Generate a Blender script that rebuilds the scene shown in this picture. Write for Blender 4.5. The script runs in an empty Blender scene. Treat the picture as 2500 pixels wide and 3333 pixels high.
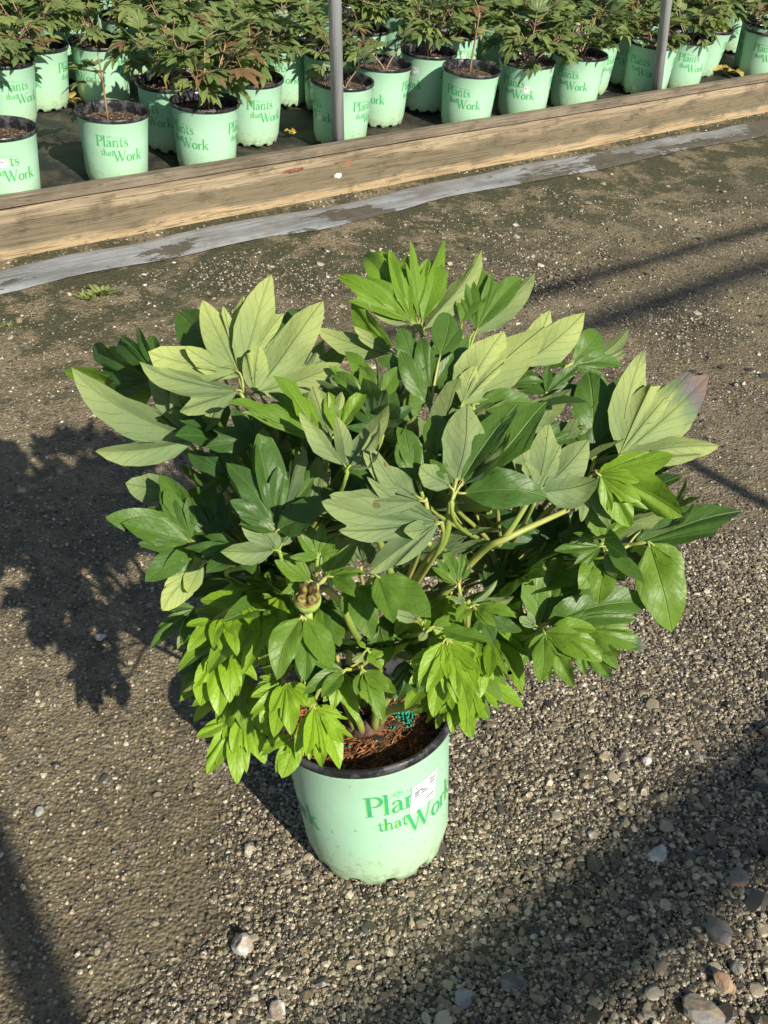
import bpy, math, random
import numpy as np
from mathutils import Vector, Matrix

R = random.Random(7)
NR = np.random.RandomState(11)
D2R = math.radians
scene = bpy.context.scene
col = scene.collection

# ------------------------------------------------------------------ camera
CH = 1.435
PITCH, ROLL = D2R(37.92), D2R(5.25)
FPX, W, H = 3224.0, 2500.0, 3333.0
fwd = np.array([0, math.cos(PITCH), -math.sin(PITCH)])
rt0 = np.array([1.0, 0, 0]); up0 = np.array([0, math.sin(PITCH), math.cos(PITCH)])
rt = math.cos(ROLL) * rt0 + math.sin(ROLL) * up0
up = -math.sin(ROLL) * rt0 + math.cos(ROLL) * up0
CAM = np.array([0, 0, CH])
cd = bpy.data.cameras.new('camera'); cam = bpy.data.objects.new('camera', cd); col.objects.link(cam)
M = Matrix(((rt[0], up[0], -fwd[0], CAM[0]), (rt[1], up[1], -fwd[1], CAM[1]), (rt[2], up[2], -fwd[2], CAM[2]), (0, 0, 0, 1)))
cam.matrix_world = M
cd.sensor_fit = 'VERTICAL'; cd.sensor_height = 36; cd.lens = FPX / H * 36
cd.clip_start = 0.05; cd.clip_end = 500
scene.camera = cam

def ray(px, py):
    return fwd + (px - W / 2) / FPX * rt - (py - H / 2) / FPX * up
def at_depth(px, py, dep):
    return CAM + ray(px, py) * dep
def at_z(px, py, z):
    d = ray(px, py); return CAM + d * (z - CH) / d[2]
def project(P):
    P = np.asarray(P, float) - CAM; z = P @ fwd
    return W / 2 + FPX * (P @ rt) / z, H / 2 - FPX * (P @ up) / z

# ------------------------------------------------------------------ light
SUN_AZ = D2R(-51)      # direction from the scene towards the sun, in x/y
SUN_EL = D2R(37)
sv = Vector((math.cos(SUN_EL) * math.cos(SUN_AZ), math.cos(SUN_EL) * math.sin(SUN_AZ), math.sin(SUN_EL)))
world = bpy.data.worlds.new('World'); scene.world = world; world.use_nodes = True
wn = world.node_tree.nodes; wl = world.node_tree.links
sky = wn.new('ShaderNodeTexSky'); sky.sky_type = 'NISHITA'; sky.sun_disc = False
sky.sun_elevation = SUN_EL; sky.sun_rotation = math.pi / 2 - SUN_AZ
wl.new(sky.outputs[0], wn['Background'].inputs['Color']); wn['Background'].inputs['Strength'].default_value = 0.062
sl = bpy.data.lights.new('sun', 'SUN'); sl.energy = 4.9; sl.angle = D2R(0.55); sl.color = (1.0, 0.93, 0.80)
so = bpy.data.objects.new('sun', sl); col.objects.link(so); so.rotation_euler = sv.to_track_quat('Z', 'Y').to_euler()
so.location = (3, -3, 4)
vs = scene.view_settings; vs.view_transform = 'Standard'; vs.look = 'None'; vs.gamma = 1; vs.exposure = 0.42

# ------------------------------------------------------------------ helpers
def tag(o, label=None, cat=None, group=None, kind=None):
    if label: o['label'] = label
    if cat: o['category'] = cat
    if group: o['group'] = group
    if kind: o['kind'] = kind
    return o
def empty(name, loc, rot=(0, 0, 0)):
    o = bpy.data.objects.new(name, None); o.empty_display_size = .05; col.objects.link(o)
    o.location = loc; o.rotation_euler = rot; return o
def copy_tree(o, parent=None):
    c = o.copy(); col.objects.link(c); c.parent = parent
    for ch in list(o.children): copy_tree(ch, c)
    return c

class MB:
    """collects vertices, faces, optional per-loop uv, per-vertex colour and tone"""
    def __init__(s): s.v = []; s.f = []; s.uv = []; s.m = []; s.tone = []; s.n = 0
    def add(s, V, F, uv=None, m=0, tone=0.0):
        V = [tuple(map(float, p)) for p in V]
        s.v += V; s.f += [tuple(i + s.n for i in f) for f in F]
        if uv is None: uv = [[(0.5, 0.5)] * len(f) for f in F]
        s.uv += uv; s.m += [m] * len(F)
        s.tone += list(tone) if hasattr(tone, '__len__') else [tone] * len(V)
        s.n += len(V)
    def tube(s, P, rad, seg=7, m=0, tone=0.0, cap=True):
        P = [np.asarray(p, float) for p in P]; n = len(P)
        rad = rad if hasattr(rad, '__len__') else [rad] * n
        V = []; prev = None
        for i, p in enumerate(P):
            t = P[min(i + 1, n - 1)] - P[max(i - 1, 0)]; t = t / (np.linalg.norm(t) + 1e-12)
            a = prev if prev is not None else (np.array([1., 0, 0]) if abs(t[0]) < .8 else np.array([0, 1., 0]))
            a = a - (a @ t) * t; a /= np.linalg.norm(a) + 1e-12; prev = a; b = np.cross(t, a)
            for k in range(seg):
                w = 2 * math.pi * k / seg; V.append(p + rad[i] * (math.cos(w) * a + math.sin(w) * b))
        F = [(i * seg + k, i * seg + (k + 1) % seg, (i + 1) * seg + (k + 1) % seg, (i + 1) * seg + k) for i in range(n - 1) for k in range(seg)]
        if cap: F += [tuple(reversed(range(seg))), tuple((n - 1) * seg + k for k in range(seg))]
        s.add(V, F, None, m, tone)
    def lathe(s, prof, seg=64, m=0, zf=None):
        V = [(r * math.cos(2 * math.pi * k / seg), r * math.sin(2 * math.pi * k / seg), z if zf is None else zf(i, k, z)) for i, (r, z) in enumerate(prof) for k in range(seg)]
        F = [(i * seg + k, i * seg + (k + 1) % seg, (i + 1) * seg + (k + 1) % seg, (i + 1) * seg + k) for i in range(len(prof) - 1) for k in range(seg)]
        s.add(V, F, None, m)
    def build(s, name, mats, parent=None, smooth=True):
        me = bpy.data.meshes.new(name); me.from_pydata(s.v, [], s.f)
        u = me.uv_layers.new(name='UVMap'); flat = [c for f in s.uv for p in f for c in p]
        u.data.foreach_set('uv', flat)
        a = me.attributes.new('tone', 'FLOAT', 'POINT'); a.data.foreach_set('value', s.tone)
        for mt in (mats if isinstance(mats, (list, tuple)) else [mats]): me.materials.append(mt)
        me.polygons.foreach_set('material_index', s.m)
        me.polygons.foreach_set('use_smooth', [smooth] * len(s.f)); me.update()
        o = bpy.data.objects.new(name, me); col.objects.link(o)
        if parent: o.parent = parent
        return o

def vnoise(x, y, seed=0):
    """2-D value noise, numpy"""
    x = np.asarray(x, float); y = np.asarray(y, float)
    xi = np.floor(x).astype(int); yi = np.floor(y).astype(int); fx = x - xi; fy = y - yi
    fx = fx * fx * (3 - 2 * fx); fy = fy * fy * (3 - 2 * fy)
    def h(i, j):
        n = (i * 374761393 + j * 668265263 + seed * 974634777) & 0xffffffff
        n = ((n ^ (n >> 13)) * 1274126177) & 0xffffffff
        return ((n ^ (n >> 16)) & 0xffff) / 65535.0
    return (h(xi, yi) * (1 - fx) + h(xi + 1, yi) * fx) * (1 - fy) + (h(xi, yi + 1) * (1 - fx) + h(xi + 1, yi + 1) * fx) * fy

# ------------------------------------------------------------------ materials
class NT:
    def __init__(s, name):
        s.mat = bpy.data.materials.new(name); s.mat.use_nodes = True
        s.t = s.mat.node_tree; s.n = s.t.nodes; s.b = s.n['Principled BSDF']; s.out = s.n['Material Output']
    def new(s, typ, **kw):
        n = s.n.new(typ)
        for k, v in kw.items():
            if k in n.inputs.keys() if isinstance(k, str) else False: pass
            setattr(n, k, v)
        return n
    def link(s, a, b): s.t.links.new(a, b)
    def val(s, sock, v):
        if isinstance(v, bpy.types.NodeSocket): s.link(v, sock)
        else: sock.default_value = v
    def math(s, op, a, b=0.0, c=None, clamp=False):
        n = s.n.new('ShaderNodeMath'); n.operation = op; n.use_clamp = clamp
        s.val(n.inputs[0], a); s.val(n.inputs[1], b)
        if c is not None: s.val(n.inputs[2], c)
        return n.outputs[0]
    def mix(s, f, a, b):
        n = s.n.new('ShaderNodeMix'); n.data_type = 'RGBA'
        s.val(n.inputs[0], f); s.val(n.inputs[6], a if isinstance(a, bpy.types.NodeSocket) else (*a, 1)); s.val(n.inputs[7], b if isinstance(b, bpy.types.NodeSocket) else (*b, 1))
        return n.outputs[2]
    def noise(s, scale, detail=4, rough=.55, vec=None, dist=0):
        n = s.n.new('ShaderNodeTexNoise'); n.inputs['Scale'].default_value = scale; n.inputs['Detail'].default_value = detail
        n.inputs['Roughness'].default_value = rough; n.inputs['Distortion'].default_value = dist
        if vec: s.link(vec, n.inputs['Vector'])
        return n.outputs['Fac']
    def coord(s, k='Object'):
        return s.n.new('ShaderNodeTexCoord').outputs[k]
    def mapping(s, vec, sc=(1, 1, 1), loc=(0, 0, 0), rot=(0, 0, 0)):
        n = s.n.new('ShaderNodeMapping'); s.link(vec, n.inputs[0]); n.inputs['Scale'].default_value = sc; n.inputs['Location'].default_value = loc; n.inputs['Rotation'].default_value = rot
        return n.outputs[0]
    def ramp(s, f, stops):
        n = s.n.new('ShaderNodeValToRGB'); s.link(f, n.inputs[0]); e = n.color_ramp.elements
        while len(e) < len(stops): e.new(0.5)
        for el, (p, c) in zip(e, stops): el.position = p; el.color = (*c, 1) if hasattr(c, '__len__') else (c, c, c, 1)
        return n.outputs[0]
    def smooth(s, f, lo, hi):
        n = s.n.new('ShaderNodeMapRange'); n.interpolation_type = 'SMOOTHSTEP'; s.link(f, n.inputs[0])
        n.inputs[1].default_value = lo; n.inputs[2].default_value = hi
        return n.outputs[0]
    def bump(s, h, strength=.5, dist=.01, nrm=None):
        n = s.n.new('ShaderNodeBump'); s.link(h, n.inputs['Height']); n.inputs['Strength'].default_value = strength; n.inputs['Distance'].default_value = dist
        if nrm: s.link(nrm, n.inputs['Normal'])
        s.link(n.outputs[0], s.b.inputs['Normal']); return n.outputs[0]
    def set(s, **kw):
        names = dict(color='Base Color', rough='Roughness', metal='Metallic', spec='Specular IOR Level', coat='Coat Weight', coatr='Coat Roughness')
        for k, v in kw.items():
            sk = s.b.inputs[names[k]]
            if isinstance(v, bpy.types.NodeSocket): s.link(v, sk)
            elif k == 'color': sk.default_value = (*v, 1)
            else: sk.default_value = v

def leaf_material(name, dark, lime, under, trans=.30, dry=0.0, tip=(.22, .15, .12)):
    m = NT(name)
    uv = m.coord('UV'); sep = m.n.new('ShaderNodeSeparateXYZ'); m.link(uv, sep.inputs[0])
    au = m.math('ABSOLUTE', sep.outputs[0]); v = sep.outputs[1]
    at = m.n.new('ShaderNodeAttribute'); at.attribute_name = 'tone'; tone = at.outputs['Fac']
    obj = m.coord('Object')
    mid = m.math('SUBTRACT', 1.0, m.smooth(au, .015, .055), clamp=True)
    ph = m.math('ADD', m.math('MULTIPLY', v, 6.0), m.math('MULTIPLY', au, -2.6))
    nz = m.noise(30, 3, .5, obj)
    ph = m.math('ADD', ph, m.math('MULTIPLY', nz, 1.3))
    fr = m.math('FRACT', ph); tri = m.math('ABSOLUTE', m.math('SUBTRACT', fr, .5))
    side = m.math('SUBTRACT', 1.0, m.smooth(tri, .0, .05), clamp=True)
    veins = m.math('MAXIMUM', mid, m.math('MULTIPLY', side, .28))
    big = m.noise(9, 3, .6, obj); fine = m.noise(120, 3, .6, obj)
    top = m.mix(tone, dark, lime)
    top = m.mix(m.math('MULTIPLY', big, .45), top, (dark[0] * 1.9, dark[1] * 1.5, dark[2] * 1.2))
    top = m.mix(m.math('MULTIPLY', veins, .38), top, (.33, .45, .10))
    und = m.mix(tone, (under[0] * .40, under[1] * .50, under[2] * .68), under)  # low tone darkens the underside, painting in the shade some leaves lie in
    und = m.mix(m.math('MULTIPLY', m.smooth(big, .35, .7), .40), und, (under[0] * .42, under[1] * .52, under[2] * .7))
    und = m.mix(m.math('MULTIPLY', veins, .24), und, (.14, .20, .04))
    geo = m.n.new('ShaderNodeNewGeometry')
    und = m.mix(m.math('MULTIPLY', m.smooth(m.math('ADD', v, m.math('MULTIPLY', big, .5)), .55, 1.2), m.math('ADD', .15, m.math('MULTIPLY', tone, .5), clamp=True)), und, (.56, .62, .18))
    c = m.mix(geo.outputs['Backfacing'], top, und)
    burn = m.math('MULTIPLY', tone, -1.0, clamp=True); bn = m.smooth(m.math('ADD', burn, m.math('MULTIPLY', m.math('SUBTRACT', fine, .5), .5)), .15, .6)
    c = m.mix(bn, c, m.mix(m.smooth(burn, .6, .98), (.17, .14, .15), tip))
    sp = m.smooth(m.noise(52, 2, .4, obj), .735, .76)
    c = m.mix(m.math('MULTIPLY', sp, .75), c, (.16, .08, .03))
    if dry:
        br = m.smooth(m.noise(6, 3, .6, obj), .60 - dry * .2, .66 - dry * .2)
        c = m.mix(m.math('MULTIPLY', br, .85), c, (.26, .11, .04))
    m.set(color=c, rough=m.math('ADD', .36, m.math('MULTIPLY', m.math('ADD', fine, geo.outputs['Backfacing']), .22)), spec=.5)
    hgt = m.math('ADD', m.math('MULTIPLY', veins, -.6), m.math('MULTIPLY', m.noise(60, 3, .6, obj), .7))
    nb = m.bump(hgt, .8, .0026)
    tr = m.n.new('ShaderNodeBsdfTranslucent'); m.link(nb, tr.inputs['Normal'])
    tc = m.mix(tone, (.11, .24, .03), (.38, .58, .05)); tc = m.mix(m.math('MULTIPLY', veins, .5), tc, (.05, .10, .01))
    m.link(tc, tr.inputs['Color'])
    mx = m.n.new('ShaderNodeMixShader'); mx.inputs[0].default_value = trans
    m.link(m.b.outputs[0], mx.inputs[1]); m.link(tr.outputs[0], mx.inputs[2]); m.link(mx.outputs[0], m.out.inputs['Surface'])
    return m.mat

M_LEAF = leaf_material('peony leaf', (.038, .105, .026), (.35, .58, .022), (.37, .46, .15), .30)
M_LEAFB = leaf_material('young peony leaf', (.10, .165, .055), (.30, .34, .11), (.27, .33, .15), .24, 0, (.22, .14, .065))

def stem_material(name, a, b):
    m = NT(name); o = m.coord(); c = m.mix(m.smooth(m.noise(14, 3, .6, o), .35, .7), a, b)
    m.set(color=c, rough=.45); m.bump(m.noise(90, 2, .5, o), .3, .001); return m.mat
M_STEM = stem_material('green stem', (.22, .32, .06), (.42, .40, .12))
M_STEMB = stem_material('reddish stem', (.30, .15, .10), (.34, .30, .13))

def pot_material():
    m = NT('pale green plastic'); o = m.coord(); sep = m.n.new('ShaderNodeSeparateXYZ'); m.link(o, sep.inputs[0])
    z = sep.outputs[2]
    big = m.noise(7, 4, .6, o); c = m.mix(big, (.37, .63, .45), (.42, .68, .48))
    # dried mud and algae that collect towards the foot, with a ragged upper edge
    n1 = m.noise(46, 5, .65, o); lim = m.math('ADD', z, m.math('MULTIPLY', n1, -.085))
    low = m.math('SUBTRACT', 1.0, m.smooth(lim, -.045, .005), clamp=True)
    oi = m.n.new('ShaderNodeObjectInfo'); 
    c = m.mix(m.math('MULTIPLY', m.math('SUBTRACT', 1.0, m.smooth(z, .0, .12), clamp=True), .40), c, (.58, .72, .38))
    spk = m.smooth(m.noise(150, 3, .7, o), .52, .62)
    spl = m.smooth(m.math('ADD', m.noise(70, 4, .7, o), m.math('MULTIPLY', z, -1.6)), .46, .54); c = m.mix(m.math('MULTIPLY', spl, .35), c, (.27, .24, .14))
    c = m.mix(m.math('MULTIPLY', m.math('MULTIPLY', low, spk), m.math('ADD', .3, m.math('MULTIPLY', oi.outputs['Random'], .6))), c, (.16, .14, .07))
    dots = m.smooth(m.noise(95, 3, .5, o), .68, .72); c = m.mix(m.math('MULTIPLY', dots, .5), c, (.20, .22, .10))
    scr = m.smooth(m.noise(18, 3, .5, m.mapping(o, (1, 1, .15))), .62, .75); c = m.mix(m.math('MULTIPLY', scr, .18), c, (.75, .85, .72))
    m.set(color=c, rough=m.math('ADD', .42, m.math('MULTIPLY', scr, .25)), spec=.4); m.bump(m.noise(22, 4, .6, o), .3, .003)
    return m.mat
M_POT = pot_material()
def rim_material():
    m = NT('black rim plastic'); o = m.coord()
    d = m.smooth(m.noise(24, 5, .7, o), .46, .60); c = m.mix(m.math('MULTIPLY', d, .6), (.018, .018, .02), (.11, .11, .12))
    m.set(color=c, rough=m.math('ADD', .22, m.math('MULTIPLY', d, .4))); m.bump(m.noise(60, 3, .6, o), .15, .001); return m.mat
M_RIM = rim_material()
def simple(name, c, rough=.6, n=(0, 0), c2=None, bump=0, spec=.5, metal=0):
    m = NT(name); o = m.coord()
    if c2: m.set(color=m.mix(m.smooth(m.noise(n[0], 5, .65, o), .35, .65), c, c2), rough=rough, spec=spec, metal=metal)
    else: m.set(color=c, rough=rough, spec=spec, metal=metal)
    if bump: m.bump(m.noise(n[1] or 80, 5, .65, o), .8, bump)
    return m.mat
M_PRINT = simple('printed green ink', (.045, .36, .15), .45, (40, 0), (.06, .42, .18))
M_PRINT2 = simple('printed light ink', (.30, .62, .16), .45)
M_PRINTS = simple('printed pale tree ink', (.20, .60, .30), .45)
M_STICK = simple('white sticker paper', (.80, .80, .78), .5)
M_INK = simple('grey sticker ink', (.10, .10, .13), .6)
M_SOIL = simple('potting soil', (.035, .020, .012), .95, (60, 90), (.10, .055, .03), .012)
M_BARK = simple('bark shreds', (.075, .03, .014), .85, (55, 0), (.42, .17, .06))
M_BEAD = simple('green fertiliser', (.0, .24, .13), .25)
M_CHIP = simple('tan chips', (.30, .22, .13), .9, (70, 0), (.10, .07, .04))
M_WOOD = simple('woody crown', (.05, .025, .02), .9, (40, 80), (.17, .09, .07), .006)
M_PODG = simple('seed pod flesh', (.38, .50, .13), .45, (60, 0), (.30, .40, .08), 0)
M_PODB = simple('seed pod brown', (.05, .02, .012), .6, (120, 60), (.34, .30, .07), .002)

# ------------------------------------------------------------------ terrain
BA = np.array([-.15, 4.70]); BU = np.array([.769, .639]); BV = np.array([.639, -.769])
def dd(x, y): return (x - BA[0]) * BV[0] + (y - BA[1]) * BV[1]
def terrain(x, y):
    d = np.maximum(dd(x, y) - .24, 0); z = -.15 + .15 * (np.minimum(d, 4.0) / 2.75) ** 2.5 + np.maximum(d - 4.0, 0) * .1
    z = z + (vnoise(x * 2.2, y * 2.2, 3) - .5) * .022 * np.clip((d - .3) * 2, 0, 1) + (vnoise(x * 9, y * 9, 5) - .5) * .007 * np.clip((d - .2) * 3, 0, 1)
    return z
def rough_mask(x, y):
    """1 = loose gravel, 0 = washed, packed fines"""
    n = vnoise(x * 2.1 + 3, y * 2.1, 21) * .6 + vnoise(x * 6.3, y * 6.3 + 2, 22) * .4
    near = np.clip((1.25 - y + .75 * x) * 1.2, -.5, .7)
    left = -np.clip((-.04 - x) * 2.6, 0, 1.1) * np.clip((y - .78) * 4, 0, 1) * np.clip((1.7 - y) * 3, 0, 1) - .8 * np.clip(1 - np.hypot((x - .85) / .4, (y - 2.2) / .5), 0, 1)
    return np.clip((n - .42) * 3 + near + left, 0, 1)
def axis(lo, hi, a, b, fine, grow=1.22):
    c = list(np.arange(a, b, fine)); s = fine; x = b
    while x < hi: c.append(x); s *= grow; x += s
    c.append(hi); s = fine; x = a - fine; l = []
    while x > lo: l.append(x); s *= grow; x -= s
    l.append(lo); return np.array(l[::-1] + c)
TYRE = (np.array([.36, 3.22]), np.array([.70, 3.72]))
xs = axis(-45, 45, -1.9, 2.6, .014); ys = axis(-30, 60, .35, 6.6, .018)
X, Y = np.meshgrid(xs, ys); Z = terrain(X, Y)
fz = (vnoise(X * 55, Y * 55, 8) - .5) * .006 + (vnoise(X * 120, Y * 120, 9) - .5) * .004
inb = (X > -2) & (X < 2.7) & (Y > .3) & (Y < 6.7)
Z = Z + fz * inb * (.25 + .75 * rough_mask(X, Y)) * (dd(X, Y) > .22)
nx, ny = len(xs), len(ys)
ga, gb = TYRE; gd = (gb - ga) / np.linalg.norm(gb - ga); sg_ = (X - ga[0]) * gd[0] + (Y - ga[1]) * gd[1]; tg_ = -(X - ga[0]) * gd[1] + (Y - ga[1]) * gd[0]
Z = Z - .011 * np.clip(np.sin(sg_ * 2 * math.pi / .052 + tg_ * 14), 0, 1) * np.exp(-(tg_ / .055) ** 2) * np.clip(sg_ * 8, 0, 1) * np.clip((1.0 - sg_) * 5, 0, 1)
V = np.stack([X.ravel(), Y.ravel(), Z.ravel()], 1)
i = np.arange(nx * ny).reshape(ny, nx)
F = np.stack([i[:-1, :-1].ravel(), i[:-1, 1:].ravel(), i[1:, 1:].ravel(), i[1:, :-1].ravel()], 1)
np_dummy = 0
def np_mesh(name, V, F, mats, smooth=True, colors=None, rough=None):
    me = bpy.data.meshes.new(name); me.vertices.add(len(V)); me.vertices.foreach_set('co', V.astype(np.float32).ravel())
    k = F.shape[1]; me.loops.add(F.size); me.loops.foreach_set('vertex_index', F.astype(np.int32).ravel())
    me.polygons.add(len(F)); me.polygons.foreach_set('loop_start', np.arange(0, F.size, k, dtype=np.int32))
    me.polygons.foreach_set('use_smooth', np.full(len(F), smooth))
    if colors is not None:
        a = me.attributes.new('col', 'FLOAT_COLOR', 'POINT'); a.data.foreach_set('color', colors.astype(np.float32).ravel())
    if rough is not None: me.attributes.new('rough', 'FLOAT', 'POINT').data.foreach_set('value', rough.astype(np.float32).ravel())
    me.update(calc_edges=True)
    for m in mats: me.materials.append(m)
    o = bpy.data.objects.new(name, me); col.objects.link(o); return o

def ground_material():
    m = NT('packed gravel'); o = m.coord()
    vo = m.n.new('ShaderNodeTexVoronoi'); vo.inputs['Scale'].default_value = 135; m.link(m.mapping(o), vo.inputs['Vector'])
    vo2 = m.n.new('ShaderNodeTexVoronoi'); vo2.inputs['Scale'].default_value = 48; m.link(o, vo2.inputs['Vector'])
    big = m.noise(1.7, 5, .6, o); mid = m.noise(11, 5, .65, o)
    base = m.mix(m.smooth(big, .38, .62), (.215, .170, .092), (.275, .220, .130))
    base = m.mix(m.smooth(mid, .40, .68), base, (.14, .112, .065))
    sep = m.n.new('ShaderNodeSeparateColor'); m.link(vo.outputs['Color'], sep.inputs[0])
    g = m.ramp(sep.outputs[0], [(0, (.05, .042, .03)), (.5, (.19, .155, .10)), (.85, (.31, .26, .18)), (1, (.52, .46, .35))])
    base = m.mix(m.math('MULTIPLY', m.math('SUBTRACT', 1, m.smooth(vo.outputs['Distance'], .25, .6), clamp=True), .8), base, g)
    sep2 = m.n.new('ShaderNodeSeparateColor'); m.link(vo2.outputs['Color'], sep2.inputs[0])
    st = m.math('MULTIPLY', m.smooth(sep2.outputs[1], .80, .84), m.math('SUBTRACT', 1, m.smooth(vo2.outputs['Distance'], .25, .45), clamp=True))
    base = m.mix(st, base, m.mix(sep2.outputs[0], (.15, .12, .09), (.36, .31, .25)))
    ra = m.n.new('ShaderNodeAttribute'); ra.attribute_name = 'rough'; base = m.mix(m.math('MULTIPLY', ra.outputs['Fac'], .74), base, (.040, .035, .024))
    # moss and algae, most of it beside the timber
    sx = m.n.new('ShaderNodeSeparateXYZ'); m.link(o, sx.inputs[0])
    d = m.math('ADD', m.math('MULTIPLY', m.math('SUBTRACT', sx.outputs[0], BA[0]), BV[0]), m.math('MULTIPLY', m.math('SUBTRACT', sx.outputs[1], BA[1]), BV[1]))
    band = m.math('SUBTRACT', 1, m.smooth(d, .65, 1.6), clamp=True)
    ms = m.math('MULTIPLY', m.smooth(m.math('ADD', m.noise(5.5, 5, .7, o), m.math('MULTIPLY', band, .12)), .53, .64), m.math('ADD', .22, m.math('MULTIPLY', band, .6)))
    base = m.mix(ms, base, (.042, .050, .018))
    m.set(color=base, rough=m.math('ADD', .42, m.math('MULTIPLY', mid, .45)), spec=.5)
    hh = m.math('ADD', m.math('MULTIPLY', vo.outputs['Distance'], -1.0), m.math('MULTIPLY', vo2.outputs['Distance'], -.8))
    hh = m.math('ADD', hh, m.math('MULTIPLY', m.noise(260, 4, .7, o), .8))
    m.bump(hh, .9, .006)
    return m.mat
ground = np_mesh('ground', V, F, [ground_material()], rough=rough_mask(X, Y) * (dd(X, Y) > .6)); tag(ground, kind='structure')

def gravel_material():
    m = NT('gravel stones'); o = m.coord(); a = m.n.new('ShaderNodeAttribute'); a.attribute_name = 'col'
    c = m.mix(m.math('MULTIPLY', m.noise(190, 4, .7, o), .7), a.outputs['Color'], (.06, .05, .035))
    m.set(color=c, rough=.27, spec=.7); m.bump(m.noise(420, 3, .7, o), .5, .0015); return m.mat
M_GRAVEL = gravel_material()
t = (1 + 5 ** .5) / 2
ICO = np.array([(-1, t, 0), (1, t, 0), (-1, -t, 0), (1, -t, 0), (0, -1, t), (0, 1, t), (0, -1, -t), (0, 1, -t), (t, 0, -1), (t, 0, 1), (-t, 0, -1), (-t, 0, 1)]) / math.hypot(1, t)
ICF = np.array([(0, 11, 5), (0, 5, 1), (0, 1, 7), (0, 7, 10), (0, 10, 11), (1, 5, 9), (5, 11, 4), (11, 10, 2), (10, 7, 6), (7, 1, 8), (3, 9, 4), (3, 4, 2), (3, 2, 6), (3, 6, 8), (3, 8, 9), (4, 9, 5), (2, 4, 11), (6, 2, 10), (8, 6, 7), (9, 8, 1)])
OCT = np.array([(1, 0, 0), (-1, 0, 0), (0, 1, 0), (0, -1, 0), (0, 0, 1), (0, 0, -1.)]); OCF = np.array([(0, 2, 4), (2, 1, 4), (1, 3, 4), (3, 0, 4), (2, 0, 5), (1, 2, 5), (3, 1, 5), (0, 3, 5)])
PAL = 1.08 * np.array([(.26, .21, .13), (.13, .11, .075), (.44, .37, .24), (.06, .052, .04), (.60, .53, .39), (.30, .23, .14), (.09, .08, .065), (.37, .31, .22)])
def scatter(P, size, TV, TF, sink=.22, flat=.78, pal=None, jit=.28):
    n = len(P); nv = len(TV); V = np.repeat(TV[None], n, 0) * (1 + NR.uniform(-jit, jit, (n, nv, 1)))
    V = V * (size[:, None, None] * NR.uniform(.7, 1.3, (n, 1, 3)))
    V[:, :, 2] *= flat
    a = NR.uniform(0, 6.283, n); b = NR.uniform(-.45, .45, n); ca, sa, cb, sb = np.cos(a), np.sin(a), np.cos(b), np.sin(b)
    x, y, z = V[..., 0], V[..., 1], V[..., 2]
    y, z = y * cb[:, None] - z * sb[:, None], y * sb[:, None] + z * cb[:, None]
    x, y = x * ca[:, None] - y * sa[:, None], x * sa[:, None] + y * ca[:, None]
    V = np.stack([x, y, z], -1) + P[:, None, :]; V[..., 2] += (size * flat * (1 - 2 * sink))[:, None] * .6
    F = TF[None] + (np.arange(n) * nv)[:, None, None]
    pal = PAL if pal is None else pal
    c = pal[NR.randint(0, len(pal), n)] * NR.uniform(.6, 1.35, (n, 1)); c = np.concatenate([c, np.ones((n, 1))], 1)
    return V.reshape(-1, 3), F.reshape(-1, 3), np.repeat(c, nv, 0)
def chipped(seed):
    rr = np.random.RandomState(seed); V = list(ICO); F = [tuple(f) for f in ICF]
    for _ in range(1):
        mp_ = {}; F2 = []
        def mid_(a, b_):
            k_ = (min(a, b_), max(a, b_))
            if k_ not in mp_: p = V[a] + V[b_]; V.append(p / np.linalg.norm(p)); mp_[k_] = len(V) - 1
            return mp_[k_]
        for a, b_, c_ in F: x_, y_, z_ = mid_(a, b_), mid_(b_, c_), mid_(c_, a); F2 += [(a, x_, z_), (b_, y_, x_), (c_, z_, y_), (x_, y_, z_)]
        F = F2
    V = np.array(V)
    for n_ in rr.normal(size=(12, 3)):
        n_ = n_ / np.linalg.norm(n_); h_ = rr.uniform(.45, .8); s_ = np.clip(V @ n_ - h_, 0, 9); V = V - s_[:, None] * n_
    return V, np.array(F)
CHIP = [chipped(q) for q in range(6)]
def scatter_chips(P, size, sink, flat):
    g = NR.randint(0, 6, len(P)); out = []; 
    for q in range(6):
        k_ = g == q; V, F, C = scatter(P[k_], size[k_], CHIP[q][0], CHIP[q][1], sink, flat, None, .06); out.append((V, F, C))
    return out
def in_view(P, mx=480):
    d = P - CAM; z = d @ fwd; u = W / 2 + FPX * (d @ rt) / z; w = H / 2 - FPX * (d @ up) / z
    return (z > .1) & (u > -mx) & (u < W + mx) & (w > -mx) & (w < H + mx)
def place(n, x0, x1, y0, y1, keep):
    x = NR.uniform(x0, x1, n); y = NR.uniform(y0, y1, n); P = np.stack([x, y, terrain(x, y)], 1)
    k = in_view(P) & keep(x, y); return P[k]
parts = []
P = place(370000, -1.35, 1.5, .30, 1.9, lambda x, y: NR.rand(len(x)) < .07 + .93 * rough_mask(x, y)); parts.append(scatter(P, NR.gamma(4, .00048, len(P)) + .0010, ICO, ICF, .3))
P = place(190000, -2.0, 2.6, 1.8, 4.6, lambda x, y: (dd(x, y) > .56) & (NR.rand(len(x)) < .16 + .84 * rough_mask(x, y))); parts.append(scatter(P, NR.gamma(4, .00062, len(P)) + .0014, OCT, OCF, .35, .7, PAL * .80))
P = place(8600, -1.3, 1.7, .3, 2.4, lambda x, y: NR.rand(len(x)) < rough_mask(x, y) * .8 + .1); parts.extend(scatter_chips(P, NR.gamma(2.2, .0013, len(P)) + .0028, .3, .65))
P = place(4200, .0, 1.4, .3, 1.4, lambda x, y: NR.rand(len(x)) < np.clip((x - .1 + (1.0 - y)) * 1.4, 0, 1)); parts.extend(scatter_chips(P, NR.gamma(1.8, .0024, len(P)) + .0032, .3, .62))
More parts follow.
